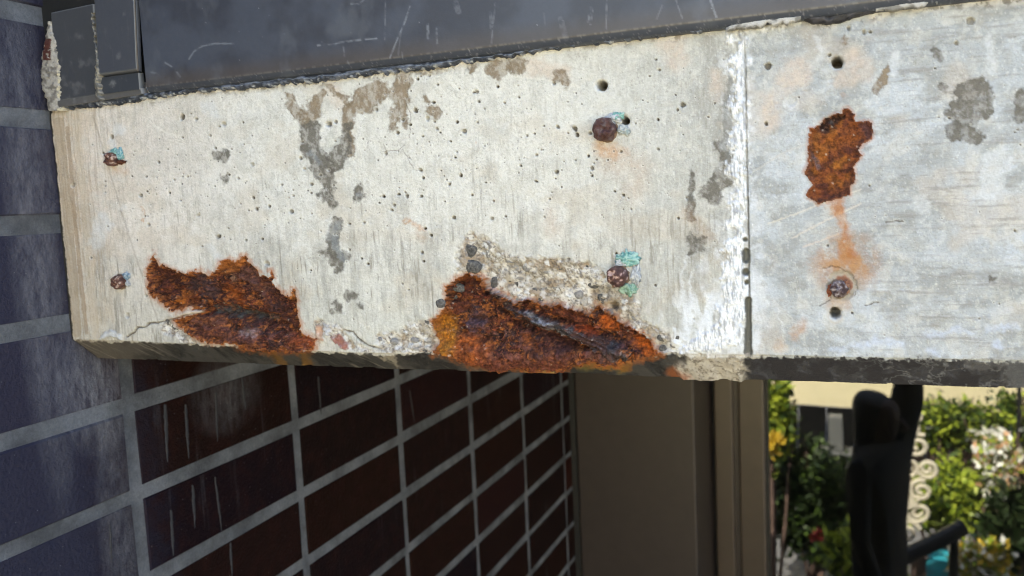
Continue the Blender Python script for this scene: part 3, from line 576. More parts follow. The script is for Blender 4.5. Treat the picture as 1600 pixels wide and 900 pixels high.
# crater round the last bolt, knocks along the top edge
d = np.hypot(U-1316, V-446)+WU2*8; base = mix(base, col(186, 178, 164), sst(26, 20, d)*.8); H = H-sst(26, 18, d)*.0014; base = mix(base, col(150, 82, 48), sst(18, 13, d)*sst(.35, .55, rf+.12)*.8)
d = np.hypot(U-1236, V-158)+WU2*3; base = mix(base, col(206, 206, 204), sst(10, 7, d)*.7); H = H-sst(9, 6, d)*.0005
d = np.hypot(U-1305, V-495)/1.0+WU2*5; base = mix(base, col(206, 198, 188), sst(13, 9, d)*sst(7, 9, d)*.8)
top_px = np.interp(U, [60, 150, 215, 300, 400, 520, 640, 800, 900, 1000, 1150, 1235, 1300, 1380, 1420, 1500, 1600], [172, 165, 157, 142, 138, 124, 112, 88, 72, 60, 45, 32, 38, 24, 12, 5, 0])
tk = sst(14, 0, V-top_px+WU*14); base = mix(base, mix(np.zeros(U.shape+(3,))+col(222, 218, 212), col(132, 124, 114), sst(.5, .62, fbm(PX/2.5, PZ/2.5, 141, 4))), tk*.75*sst(.35, .55, fbm(PX/14, PZ*0, 142, 3)))
H = H-tk*.0012*fbm(PX/3, PZ/3, 143, 4)
# left end breaks off raggedly against the brick; dark of the gap painted on
le = sst(.0030, 0, X-(XW-.0006)+(fbm(PZ/4, PX*0, 144, 4)-.5)*.0018); H = H-le*.0010; base = mix(base, col(120, 108, 88), le*.7); base = mix(base, col(44, 42, 40), sst(.0032, .0018, X-(XW-.0006)+(fbm(PZ/3, PX*0, 145, 4)-.5)*.003)*.95)

colr = base.copy()
anyr = RM[0] | RM[1] | RM[2]; colr[anyr] = rustc[anyr]
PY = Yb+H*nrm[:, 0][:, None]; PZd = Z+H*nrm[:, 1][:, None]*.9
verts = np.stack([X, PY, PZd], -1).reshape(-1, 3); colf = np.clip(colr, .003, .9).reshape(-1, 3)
ii = (np.arange(NP-1)[:, None]*NX+np.arange(NX-1)[None, :])
quads = np.stack([ii, ii+NX, ii+NX+1, ii+1], -1).reshape(-1, 4)
def qmask(m): return (m[:-1, :-1] & m[1:, 1:]).reshape(-1)
rq = [qmask(m) for m in RM]
lq = qmask((L > .55) & (cham < .5)) & ~rq[0] & ~rq[1] & ~rq[2]
right_q = (U > xj)[:-1, :-1].reshape(-1)
def sub(name, sel, mat, parent, smooth=True):
    q = quads[sel]; used, inv = np.unique(q, return_inverse=True)
    return link(name, pymesh(name, verts[used], inv.reshape(q.shape), colf[used], smooth), mat, parent)
beamL = thing('concrete_beam', 'pale weathered concrete beam section with two large rusty spalls along its lower edge, left of the white limed joint', 'concrete beam')
beamR = thing('concrete_beam', 'bluish grey concrete beam section with one upright rust patch, right of the white limed joint', 'concrete beam')
anyq = rq[0] | rq[1] | rq[2]
sub('beam_face', ~anyq & ~lq & ~right_q, M['concrete'], beamL)
sub('beam_face', ~anyq & ~lq & right_q, M['concrete'], beamR)
for i, (p, lb) in enumerate(((beamL, 'flaking maroon rust patch with a bulging lower ledge'), (beamL, 'long rust patch with a grey laminated steel bar in it'), (beamR, 'upright orange brown rust patch'))):
    o = sub('rusted_steel', rq[i], M['rust'], p); o['label'] = lb
sub('lime_crust', lq, M['lime'], beamL)
c = MB(); c.box(XW+.004, -.0515, YB+.022, YB+.17, ZL+.004, ZT); c.build('beam_core', M['core'], beamL)
c = MB(); c.box(-.0510, .418, YB+.022, YB+.17, ZL+.004, ZT); c.box(.419, 2.2, YB, YB+.17, ZL, ZT); c.build('beam_core', M['core'], beamR)
del colr, rustc, agc, lc, cc

# stones bared in the broken zone
def ico(sub_):
    import bmesh
    b = bmesh.new(); bmesh.ops.create_icosphere(b, subdivisions=sub_, radius=1)
    v = np.array([q.co[:] for q in b.verts]); f = np.array([[q.index for q in p.verts] for p in b.faces]); b.free(); return v, f
IV, IF = ico(2)
def stone_mesh(seed):
    r = np.random.default_rng(seed); v = IV.copy()
    for _ in range(7):
        d = r.normal(size=3); d /= np.linalg.norm(d); h = r.uniform(.62, .9); t = v@d; v -= np.outer(np.maximum(t-h, 0), d)
    v *= 1+(r.random(len(v))[:, None]-.5)*.10
    return pymesh('pebble', v, IF, None, True)
PM = [stone_mesh(s) for s in range(6)]
zc = zf[:, None]
def surf(px, py):
    """point on the relief under a picture position"""
    a = at(px, py); i = int(np.argmin(np.abs(prof[:nface, 1]-a[2]))); j = int(np.argmin(np.abs(xs-a[0])))
    return Vector((a[0], PY[i, j], a[2]))
stones = [(731, 391, 12, 13, 0), (736, 418, 16, 12, 0), (767, 444, 8, 11, 0), (709, 452, 10, 9, 0), (687, 473, 10, 9, 0), (665, 496, 6, 12, 0), (775, 424, 6, 5, 1), (804, 446, 5, 6, 0), (864, 451, 7, 5, 1), (844, 471, 9, 4, 0), (899, 462, 8, 7, 1), (926, 447, 11, 5, 0), (936, 467, 7, 9, 0), (915, 418, 4, 3, 0), (1036, 528, 9, 6, 0), (1037, 547, 8, 7, 0), (1057, 527, 6, 5, 0), (1052, 540, 6, 4, 1), (631, 510, 7, 4, 0), (592, 531, 5, 4, 1), (616, 534, 8, 6, 1), (646, 532, 7, 5, 1), (626, 551, 6, 3, 0), (666, 551, 9, 4, 0), (669, 524, 6, 4, 0), (820, 420, 7, 6, 1), (850, 425, 5, 4, 1), (795, 408, 6, 5, 1), (880, 437, 6, 4, 1), (760, 398, 5, 6, 1), (259, 502, 4, 8, 0), (273, 512, 10, 6, 0), (805, 470, 5, 4, 1), (700, 467, 5, 4, 0), (990, 497, 6, 5, 1), (1005, 510, 7, 5, 1), (872, 420, 4, 3, 0), (790, 440, 4, 3, 0), (830, 455, 5, 4, 0)]
for k, (px, py, rx, rz, pale) in enumerate(stones):
    me = PM[k % 6]; nm = 'pebble'
    if pale and k % 6 < 6:
        me = PM[k % 6].copy(); me.materials.clear()
    o = bpy.data.objects.new(nm, me); C.objects.link(o); o.parent = beamL
    if not me.materials: me.materials.append(M['pale_stone' if pale else 'dark_stone'])
    s = .00034; o.scale = (rx*s*1.1, min(rx, rz)*s*.50, rz*s*1.1); o.location = surf(px, py)+Vector((0, .0006, 0)); o.rotation_euler = (0, random.uniform(-.3, .3), 0)

# ------------------------------------------------------------ bolts
def blob(name, ctr, rx, ry, rz, seed, mat, parent, colors=None, amp=.25, n=3):
    v, f = ico(n); a = fbm(v[:, 0]*2.2+seed, v[:, 1]*2.2+v[:, 2]*1.7, seed, 4)
    b = fbm(v[:, 0]*6+seed, v[:, 2]*6-v[:, 1]*3, seed+3, 3)
    v = v*(1+amp*(a-.5)*2+amp*.5*(b-.5)*2)[:, None]; v *= (rx, ry, rz); v += np.asarray(ctr)
    cl = None
    if colors is not None: cl = mix(np.zeros(v.shape)+colors[0], colors[1], sst(.4, .6, b))
    return link(name, pymesh(name, v, f, cl, True), mat, parent)
BS = {}
def bolt(px, py, r, label, out, hexed, cols, seed, tint=(150, 132, 112)):
    p = surf(px, py); p.y = YB; unit = float(at(px, py-1)[2]-at(px, py)[2]); BS['s'] = unit
    t = thing('bolt', label, 'bolt', tuple(p), 'rusted bolts in the concrete beam')
    s = unit*r; nr, na = 14, 40; v = []; cl = []
    for i in range(nr+1):
        q = i/nr
        # dome, crown edge, side, skirt
        if q < .6: rad = q/.6*.86; h = 1-.18*(q/.6)**2
        elif q < .72: rad = .86+(q-.6)/.12*.14; h = .82-.18*(q-.6)/.12
        else: rad = 1.0+.02*(q-.72); h = .64-(q-.72)/.28*1.1
        for j in range(na):
            g = 2*math.pi*j/na+seed
            hx = 1/max(.8, math.cos(((g*6/(2*math.pi)) % 1-.5)*2*math.pi/6)) if hexed else 1
            hx = 1+(hx-1)*.9*min(1, q*1.6)
            a = fbm(np.array([math.cos(g)*q*3+seed]), np.array([math.sin(g)*q*3+h]), seed, 4)[0]
            rr = rad*hx*(1+(a-.5)*.42*q); hh = h*(1+(a-.5)*.9)
            v.append((math.cos(g)*rr*s, -out*s*hh, math.sin(g)*rr*s))
            b = fbm(np.array([math.cos(g)*q*5+seed]), np.array([math.sin(g)*q*5]), seed+9, 3)[0]
            k = min(1, max(0, (b-.42)/.16)); cl.append(rc(*cols[0])*(1-k)+rc(*cols[1])*k if b < .66 else rc(*cols[2]))
    f = [(i*na+j, (i+1)*na+j, (i+1)*na+(j+1) % na, i*na+(j+1) % na) for i in range(nr) for j in range(na)]
    link('bolt_head', pymesh('bolt_head', np.array(v), np.array(f), np.array(cl), True), M['bolt'], t)
    # rusted collar left on the concrete under the head
    v = []; cl = []
    for i in range(9):
        q = i/8
        for j in range(48):
            g = 2*math.pi*j/48; a = fbm(np.array([math.cos(g)*1.6+seed+7]), np.array([math.sin(g)*1.6]), seed+5, 4)[0]
            rr = (.8+q*(.42+1.0*(a-.4)))*s; v.append((math.cos(g)*rr, -.0014*(1-q)**.7+.0009*q-.0004*(a-.5), math.sin(g)*rr)); cl.append(rc(120, 74, 46)*(1-q)+col(*tint)*q)
    f = [(i*48+j, (i+1)*48+j, (i+1)*48+(j+1) % 48, i*48+(j+1) % 48) for i in range(8) for j in range(48)]
    link('rust_collar', pymesh('rust_collar', np.array(v), np.array(f), np.array(cl), True), M['bolt'], t)
    return t
def crust(t, dx, dy, rx, rz, seed, cols, mat='lime', ry=3.0, name='verdigris_crust'):
    """lump of salts beside the head, given in the same small units as the head radius"""
    s = BS['s']; return blob(name, (dx*s, -.0004, -dy*s), rx*s, ry*s, rz*s, seed, M[mat], t, [srgb(*cols[0], .62), srgb(*cols[1], .72)], .85, 4)
TQ = ((132, 198, 192), (188, 226, 218)); GN = ((140, 186, 162), (186, 216, 198)); WH = ((196, 202, 208), (232, 234, 236)); BLU = ((120, 160, 190), (196, 210, 224))
b = bolt(178, 249, 10.5, 'small rusty bolt head with pinkish flecks, uppermost of the two by the brick wall', 1.5, False, ((84, 48, 40), (124, 76, 58), (206, 176, 160)), 3)
crust(b, 4, -11, 8, 5, 11, TQ); crust(b, 15, -6, 6, 9, 12, ((108, 190, 196), (190, 224, 226))); crust(b, 17, 5, 8, 3, 13, ((84, 44, 30), (120, 66, 40)), 'bolt', 4, 'rust_scale')
b = bolt(190, 440, 10.5, 'small rusty bolt head at the lower left of the beam, above the white lime spot', 1.5, False, ((92, 52, 40), (136, 86, 66), (196, 168, 150)), 5)
crust(b, 12, -9, 7, 5, 21, BLU); crust(b, 14, 3, 4, 4, 22, WH)
b = bolt(946, 203, 17.5, 'large six-sided rusted bolt head beside a drilled hole, near the top of the beam', 1.35, True, ((84, 46, 40), (104, 70, 66), (112, 96, 96)), 7)
crust(b, 14, -15, 13, 8, 31, WH, ry=4); crust(b, 20, -20, 8, 6, 32, TQ, ry=3); crust(b, 30, 3, 9, 8, 33, ((178, 196, 200), (214, 216, 214)), ry=2.5)
b = bolt(967, 431, 15.5, 'rusted bolt head between two pale green verdigris crusts, right of the broken concrete', 1.5, False, ((84, 50, 44), (116, 76, 68), (214, 176, 164)), 11)
crust(b, 14, -27, 14, 10, 41, TQ, ry=3); crust(b, 2, -20, 8, 6, 44, WH, ry=3); crust(b, 28, 0, 8, 14, 42, WH, ry=2.6); crust(b, 17, 22, 12, 8, 43, GN, ry=2.6)
b = bolt(1311, 451, 12, 'dark rusted bolt head sunk in a stained crater below the upright rust patch', 1.2, True, ((70, 46, 44), (128, 110, 112), (168, 158, 160)), 13)
crust(b, 9, -3, 6, 10, 51, ((150, 84, 50), (196, 150, 118)), 'bolt', 2.5, 'rust_scale'); crust(b, -13, 3, 4, 8, 52, ((140, 74, 44), (176, 100, 60)), 'bolt', 2.2, 'rust_scale')

# ------------------------------------------------------------ brick wall
wall = thing('brick_wall', 'dark glazed stack bonded brick wall with pale grey joints, running back on the left', 'brick wall')
BH, BL, J = .0677, .1975, .0098
Z0, S0 = .2022, .2771
def brick_mesh(seed):
    r = np.random.default_rng(seed); L2, H2, D, e = (BL-J)/2, (BH-J)/2, .045, .0016
    P = []
    for x, q in ((0, -e), (-e*1.2, 0)):
        for y, z in ((-L2-q, -H2-q), (L2+q, -H2-q), (L2+q, H2+q), (-L2-q, H2+q)): P.append((x+r.uniform(-.0002, .0002), y+r.uniform(-.0008, .0008), z+r.uniform(-.0007, .0007)))
    for y, z in ((-L2, -H2), (L2, -H2), (L2, H2), (-L2, H2)): P.append((-D, y, z))
    f = [(0, 1, 2, 3)]+[(4+i, 4+(i+1) % 4, (i+1) % 4, i) for i in range(4)]+[(8+i, 8+(i+1) % 4, 4+(i+1) % 4, 4+i) for i in range(4)]
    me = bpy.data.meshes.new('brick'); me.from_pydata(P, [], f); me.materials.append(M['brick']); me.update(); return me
BM = [brick_mesh(i) for i in range(8)]
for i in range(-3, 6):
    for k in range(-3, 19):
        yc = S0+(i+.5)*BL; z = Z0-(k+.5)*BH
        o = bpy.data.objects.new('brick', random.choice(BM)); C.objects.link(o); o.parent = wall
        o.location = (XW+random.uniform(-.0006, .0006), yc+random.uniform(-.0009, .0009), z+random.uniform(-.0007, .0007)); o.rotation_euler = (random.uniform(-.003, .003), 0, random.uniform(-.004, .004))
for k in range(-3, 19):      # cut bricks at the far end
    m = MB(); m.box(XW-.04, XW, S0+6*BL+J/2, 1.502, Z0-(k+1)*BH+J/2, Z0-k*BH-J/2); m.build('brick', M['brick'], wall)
m = MB(); m.box(XW-.12, XW-.0010, S0-3*BL-.01, 1.72, GND, .46); m.build('mortar', M['mortar'], wall)
# lower courses stay out of the picture: one plain face
m = MB(); m.box(XW-.004, XW-.0004, S0-3*BL, 1.50, GND, Z0-19*BH-J/2); m.build('lower_courses', M['brick'], wall)['kind'] = 'stuff'

def on_wall(px, py, off=.0006):
    d_ = AF + (px-800)/F*AR - (py-450)/F*AU; d_ = d_*((XW+off)/d_[0]); return d_
M['run'] = plain('lime_run', (.034, .033, .036), .85, 900, .4)
for (xa, ya, xb, yb, wd) in ((258, 632, 262, 722, 2.2), (290, 632, 295, 716, 1.8), (337, 612, 340, 690, 1.2), (301, 758, 305, 825, 1.8), (336, 745, 347, 832, 1.3), (267, 797, 271, 868, 2.2), (360, 848, 363, 900, 1.4), (378, 590, 384, 640, 1.3), (497, 588, 502, 648, 1.2), (640, 610, 648, 660, 1.0), (98, 722, 100, 800, .8), (172, 820, 175, 880, 1.4)):
    vv, ff = [], []; n_ = 14
    for i in range(n_+1):
        f_ = i/n_; w_ = 1.5*wd*(.25+.75*math.sin(math.pi*min(1, .15+f_*.85)))*random.uniform(.7, 1.1); cx = xa+(xb-xa)*f_+random.uniform(-.4, .4); cy = ya+(yb-ya)*f_
        vv += [tuple(on_wall(cx-w_, cy, .0001)), tuple(on_wall(cx, cy, .0008)), tuple(on_wall(cx+w_, cy, .0001))]
        if i < n_: ff += [(i*3+j, i*3+3+j, i*3+4+j, i*3+1+j) for j in (0, 1)]
    link('lime_run', pymesh('lime_run', np.array(vv), np.array(ff)), M['run'], wall)
# sealant and mortar smeared down the angle between beam and wall
def ribbon(name, left, right_, vs_, Y0, bulge, cfun, mat, parent, nu=26, seed=1, step=1.2):
    """lumpy sheet between two upright edges given as picture positions"""
    vv = np.arange(vs_[0], vs_[1], step); n = len(vv); P = np.zeros((n, nu, 3)); cl = np.zeros((n, nu, 3))
    for i, v_ in enumerate(vv):
        a = np.interp(v_, [q[1] for q in left], [q[0] for q in left]); b = np.interp(v_, [q[1] for q in right_], [q[0] for q in right_])
        a += (fbm(np.array([v_/5.]), np.array([1.]), seed, 4)[0]-.5)*7; b += (fbm(np.array([v_/5.]), np.array([5.]), seed+1, 4)[0]-.5)*7
        for j in range(nu):
            t = j/(nu-1); x = a+(b-a)*t; p = at(x, v_, Y0)
            h = bulge*(math.sin(math.pi*t)**.6)*(.6+.8*fbm(np.array([x/4.]), np.array([v_/4.]), seed+2, 4)[0])
            P[i, j] = p; P[i, j, 1] -= h-(.004 if j in (0, nu-1) else 0); cl[i, j] = cfun(x, v_)
    ii_ = (np.arange(n-1)[:, None]*nu+np.arange(nu-1)[None, :]); q = np.stack([ii_, ii_+nu, ii_+nu+1, ii_+1], -1).reshape(-1, 4)
    return link(name, pymesh(name, P.reshape(-1, 3), q, cl.reshape(-1, 3), True), mat, parent)
def n1(x, y, s, o=4): return fbm(np.array([float(x)]), np.array([float(y)]), s, o)[0]
def crud(x, v):
    k = n1(x/5, v/7, 201); c = col(150, 146, 140)*(1-k)+col(196, 190, 180)*k
    q_ = min(1, max(0, (n1(x/5, v/6, 202)-.5)/.14)); c = c*(1-.7*q_)+col(92, 86, 80)*.7*q_
    if abs(x-76) < 7 and abs(v-78) < 17 and n1(x/3, v/3, 203) > .3: c = col(84, 46, 38)
    if x > 92 and n1(x/2.5, v/4, 204) > .5: c = col(214, 202, 172)
    return c
seal = thing('sealant_patch', 'crusty beige old sealant filling the gap between brick wall and dark trim', 'sealant')
ribbon('sealant_crust', [(78, 20), (75, 40), (66, 80), (63, 115), (70, 150), (78, 175)], [(80, 20), (84, 42), (94, 75), (101, 110), (101, 168)], (34, 174), YB-.003, .0018, crud, M['seal'], seal, 30, 210)

# ------------------------------------------------------------ metal fascia and trim
fas = thing('metal_fascia', 'scratched dark blue grey sheet metal fascia above the concrete beam', 'metal fascia')
YF = YB-.006; ZF = .0797
gx = np.concatenate([np.arange(at(222, 60, YF)[0], .08, .0006), np.linspace(.081, 2.2, 60)])
prof2 = [(YF, z) for z in np.concatenate([np.linspace(.54, .152, 12), np.arange(.15, ZF, -.0006)])]+[(YF+.0003, ZF-.0006), (YF+.0008, ZF-.0014), (YF+.0012, ZF-.0020), (YF+.0017, ZF-.0027), (YF+.0024, ZF-.0033), (YF+.0044, ZF-.0038), (YF+.009, ZF-.0042)]
pr2 = np.array(prof2); n2, m2 = len(pr2), len(gx); XX = np.repeat(gx[None], n2, 0); YY = np.repeat(pr2[:, :1], m2, 1); ZZ = np.repeat(pr2[:, 1:], m2, 1)
u2, v2_ = to_px(np.stack([XX, YY, ZZ], -1))
fcl = mix(np.zeros(u2.shape+(3,))+srgb(66, 69, 80, .62), srgb(80, 85, 98, .62), sst(.35, .65, fbm(XX*40, ZZ*40, 301, 4)))
fcl = mix(fcl, srgb(84, 76, 72, .7), sst(.012, .001, ZZ-ZF)*.7*(ZZ > ZF)); lip = (ZZ < ZF-.0003)
fcl = mix(fcl, srgb(112, 108, 106, .7), np.exp(-((ZZ-ZF)/.0006)**2)*.8*sst(.35, .6, noise(XX*900, ZZ*0, 302)))
gr = noise(XX*1600, ZZ*1600, 303); fcl = np.where(lip[..., None], mix(np.zeros(u2.shape+(3,))+srgb(62, 66, 76, .9), srgb(120, 120, 126, .8), sst(.75, .95, gr)), fcl)
for pts, k, r in (([(295, 92), (303, 80), (316, 72), (335, 68), (365, 68)], .6, .5), ([(496, 71), (520, 69), (545, 64), (588, 60)], .75, .8), ([(602, 0), (601, 62)], .35, .6), ([(640, 10), (632, 35), (621, 60), (609, 90)], .7, .6), ([(626, 50), (622, 85)], .3, .5), ([(536, 73), (538, 88), (545, 100)], .4, .6), ([(668, 38), (669, 60)], .6, 1.4), ([(682, 44), (683, 68)], .4, .8), ([(774, 0), (770, 40), (768, 68)], .4, .7), ([(766, 20), (768, 44)], .3, 2), ([(948, 0), (947, 45)], .4, .7), ([(924, 14), (921, 36)], .4, 3), ([(1110, 0), (1119, 26)], .6, 1.2), ([(1056, 0), (1066, 28)], .4, .6), ([(548, 6), (560, 6), (568, 0)], .5, .7), ([(628, 82), (629, 92)], .5, .5), ([(1035, 8), (1026, 30)], .3, .6), ([(258, 98), (268, 104)], .5, .7), ([(236, 113), (246, 115)], .5, .8), ([(276, 113), (281, 120)], .45, 1), ([(712, 5), (716, 18)], .3, 4), ([(876, 30), (884, 60)], .2, 4), ([(850, 20), (852, 50)], .2, .5)):
    d = chain_sd(u2, v2_, [(a, b_, r) for a, b_ in pts]); fcl = mix(fcl, srgb(168, 172, 180, .8), sst(1.3, -.2, d)*k*.55*sst(.2, .6, fbm(u2/7, v2_/7, 304, 3)))
dd1, _, vv1 = cells(u2/30, v2_/30, 305); fcl = mix(fcl, srgb(170, 170, 178, .8), (vv1 > .75)*sst(.03, .01, dd1)*(vv1-.5))
fcl = mix(fcl, srgb(104, 108, 116, .7), sst(.60, .8, fbm(XX*60, ZZ*40, 306, 5))*.35)
YY = YY+(fbm(XX*9, ZZ*9, 307, 2)-.5)*.0008
q = (np.arange(n2-1)[:, None]*m2+np.arange(m2-1)[None]); q = np.stack([q, q+m2, q+m2+1, q+1], -1).reshape(-1, 4)
link('fascia_sheet', pymesh('fascia_sheet', np.stack([XX, YY, ZZ], -1).reshape(-1, 3), q, np.clip(fcl, .002, .9).reshape(-1, 3), True), M['tin'], fas)
m = MB(); m.box(gx[0]+.001, 2.2, YB+.004, YB+.012, .0765, .54); m.build('backing_board', M['gasket'], fas)

def sheet(name, corners, Y, mat, parent, base_c, seed, dy=.0, dirt=.3, thick=.004):
    """small flat metal piece: four picture corners (tl, tr, br, bl), edges folded back"""
    tl, tr, br, bl = [at(p[0], p[1], Y) for p in corners]; n = 70; P = []; cl = []
    for i in range(n):
        for j in range(n):
            a, b_ = j/(n-1), i/(n-1); p = (tl*(1-a)+tr*a)*(1-b_)+(bl*(1-a)+br*a)*b_
            e = i in (0, n-1) or j in (0, n-1); p[1] += thick if e else 0
            P.append(p)
    P = np.array(P); k = fbm(P[:, 0]*120, P[:, 2]*120, seed, 5); s = fbm(P[:, 0]*500, P[:, 2]*60, seed+1, 4)
    cl = mix(np.zeros(P.shape)+srgb(*base_c, .7), srgb(150, 150, 152, .75), sst(.62, .85, k)*dirt*.8+sst(.7, .9, s)*dirt*.25)
    gi = np.arange(n*n); ed = np.minimum(np.minimum(gi % n, n-1-gi % n), np.minimum(gi//n, n-1-gi//n)); cl = mix(cl, srgb(150, 150, 150, .8), (ed == 1)*.35)
    f = [(i*n+j, (i+1)*n+j, (i+1)*n+j+1, i*n+j+1) for i in range(n-1) for j in range(n-1)]
    return link(name, pymesh(name, P, np.array(f), np.clip(cl, .002, .9), False), mat, parent)
trim = thing('corner_trim', 'narrow dark grey metal corner trim of lapped pieces between brick wall and fascia', 'metal trim')
sheet('narrow_plate', [(79, 18), (146, 4), (157, 149), (88, 160)], YB-.004, M['tin'], trim, (70, 72, 78), 401)
sheet('long_plate', [(143, -60), (207, -68), (214, 111), (154, 119)], YB-.007, M['tin'], trim, (74, 77, 86), 405, dirt=.35)
sheet('patch_plate', [(156, 121), (217, 113), (219, 140), (158, 148)], YB-.005, M['tin'], trim, (62, 66, 74), 409, dirt=.8)
m = MB(); p0, p1 = at(208, -60, YB-.006), at(217, 112, YB-.006); 
pa, pb = at(211, -60, YB-.002), at(219, 138, YB-.002)
m.tube([tuple(at(207.5, -60, YB-.0062)), tuple(at(212.5, 60, YB-.0062)), tuple(at(215.5, 111, YB-.0062))], .0006, 6); m.build('edge_bead', M['bronze_light'], trim)
m = MB(); m.box(XW-.03, at(224, 60)[0], YB+.003, YB+.012, .074, .54); m.build('backing_strip', M['gasket'], trim)
sm_ = sheet('bottom_flange', [(86, 158), (222, 137), (224, 146), (90, 168)], YB-.0045, M['tin'], trim, (98, 96, 96), 413, dirt=.7)
def crud2(x, v):
    k = n1(x/2.5, v/3, 421); return (col(150, 142, 126) if k > .55 else col(104, 102, 98))
ribbon('sealant_crust', [(145, 30), (150, 70), (151, 95), (147, 130), (151, 154)], [(146, 30), (151.5, 70), (156, 100), (158, 154)], (20, 156), YB-.0065, .0012, crud2, M['seal'], seal, 8, 423)

# black sealant bead between metal and concrete, torn along its lower edge
def bead(name, x0, x1, ztop, zbot, seed, cf, parent, mat, Y0=YB-.0008, th=.0022, rag=.0022):
    xs_ = np.arange(x0, x1, .0006); nu = 14; P = np.zeros((nu, len(xs_), 3)); t = np.linspace(0, 1, nu)[:, None]
    zb = zbot(xs_)+(fbm(xs_*350, xs_*0, seed, 5, .6)-.5)*rag*2; zt = ztop(xs_)
    P[..., 0] = xs_; P[..., 2] = zt*(1-t)+zb*t
    lump = fbm(P[..., 0]*300, P[..., 2]*500, seed+1, 4); P[..., 1] = Y0-th*np.sin(np.pi*np.clip(t, .0, 1))**.5*(.5+lump)+(t == 1)*.002
    cl = cf(P[..., 0], P[..., 2], t+0*P[..., 0], lump)
    q = (np.arange(nu-1)[:, None]*len(xs_)+np.arange(len(xs_)-1)[None]); q = np.stack([q, q+len(xs_), q+len(xs_)+1, q+1], -1).reshape(-1, 4)
    return link(name, pymesh(name, P.reshape(-1, 3), q, np.clip(cl, .002, .9).reshape(-1, 3), True), mat, parent)
sb = thing('sealant_bead', 'torn blackish sealant bead between the fascia and the top of the beam', 'sealant')
def cf1(x, z, t, l):
    c = mix(np.zeros(x.shape+(3,))+srgb(52, 57, 68, .8), srgb(104, 110, 124, .8), sst(.45, .65, l))
    c = mix(c, srgb(150, 160, 176, .8), sst(.06, .0, np.abs(t-.45+(fbm(x*60, x*0, 502, 3)-.5)*.8))*.7*(x > -.36))  # shine along the bead drawn as a pale line
    c = mix(c, srgb(206, 208, 210, .8), sst(.60, .70, fbm(x*420, z*420, 503, 4))*sst(.5, .9, t)*.8); return c
_topx = [at(p[0], p[1])[0] for p in ((60, 172), (150, 165), (215, 157), (300, 142), (400, 138), (520, 124), (640, 112), (800, 88), (900, 72), (1000, 60), (1150, 45), (1235, 32))]
_topz = [.0728, .0722, .0722, .0743, .0724, .0726, .0724, .0742, .0758, .0762, .0765, .0768]
bead('black_bead', XW+.006, -.024, lambda x: x*0+.0768, lambda x: np.interp(x, _topx, _topz), 511, cf1, sb, M['seal'])
def cf2(x, z, t, l): return mix(np.zeros(x.shape+(3,))+srgb(44, 42, 46, .6), srgb(74, 72, 78, .65), sst(.45, .65, l))
bead('black_bead', -.0235, .42, lambda x: x*0+.0782, lambda x: np.interp(x, [-.024, -.018, -.009, .006, .011, .02, .5], [.0772, .0738, .0728, .0752, .0766, .0772, .0772]), 521, cf2, sb, M['seal'], rag=.0008)
def cf3(x, z, t, l): return mix(np.zeros(x.shape+(3,))+col(150, 148, 144), col(214, 212, 210), sst(.4, .6, l))
o = bead('white_crust', -.056, -.022, lambda x: np.interp(x, [-.056, -.05, -.03, -.022], [.0762, .0778, .0792, .0782]), lambda x: x*0+.0748, 531, cf3, beamR, M['lime'], YB-.0036, .0009)
bead('white_crust', .009, .034, lambda x: np.interp(x, [.009, .012, .034], [.0775, .0790, .0785]), lambda x: np.interp(x, [.009, .018, .034], [.0760, .0748, .0768]), 541, cf3, beamR, M['lime'], YB-.0036, .0008)

# ------------------------------------------------------------ deep in the recess
XP = at(1086, 700, 1.505)[0]
pan = thing('brown_column_casing', 'wide smooth bronze brown metal casing between the brick wall and the glass door', 'metal casing')
m = MB(); m.box(XW+.0105, XP, 1.505, 1.70, GND, -.095); m.build('casing_sheet', M['bronze'], pan, .003)
m = MB(); m.box(XW-.01, XW+.010, 1.5035, 1.70, GND, -.095); m.build('shadow_gap', M['gasket'], pan)
door = thing('glass_door', 'tall dark glass door in a bronze frame mirroring the garden', 'glass door')
YD = 1.69
x1, x2, x3, x4 = [at(p, 700, YD)[0] for p in (1112, 1117, 1146, 1154)]; x5 = at(1195, 700, YD)[0]
m = MB(); m.box(XP+.002, x2, YD+.015, YD+.05, GND, -.095); m.build('gasket', M['gasket'], door)
m = MB(); m.box(x2, x3, YD-.004, YD+.05, GND, -.095); m.build('frame_jamb', M['bronze_light'], door, .003)
m = MB(); m.box(x3, x4, YD+.010, YD+.05, GND, -.095); m.build('frame_groove', M['bronze'], door)
m = MB(); m.box(x4, x5, YD+.001, YD+.05, GND, -.095); m.box(1.55, 1.62, YD, YD+.05, GND, -.095); m.build('door_stile', M['bronze_light'], door, .004)
m = MB(); m.box(x5, x5+.006, YD+.012, YD+.05, GND, -.095); m.build('gasket', M['gasket'], door)
m = MB(); m.v = [(x5+.005, GY, GND), (1.55, GY, GND), (1.55, GY, -.095), (x5+.005, GY, -.095)]; m.f = [[0, 1, 2, 3]]; m.build('glass_pane', M['glass'], door)
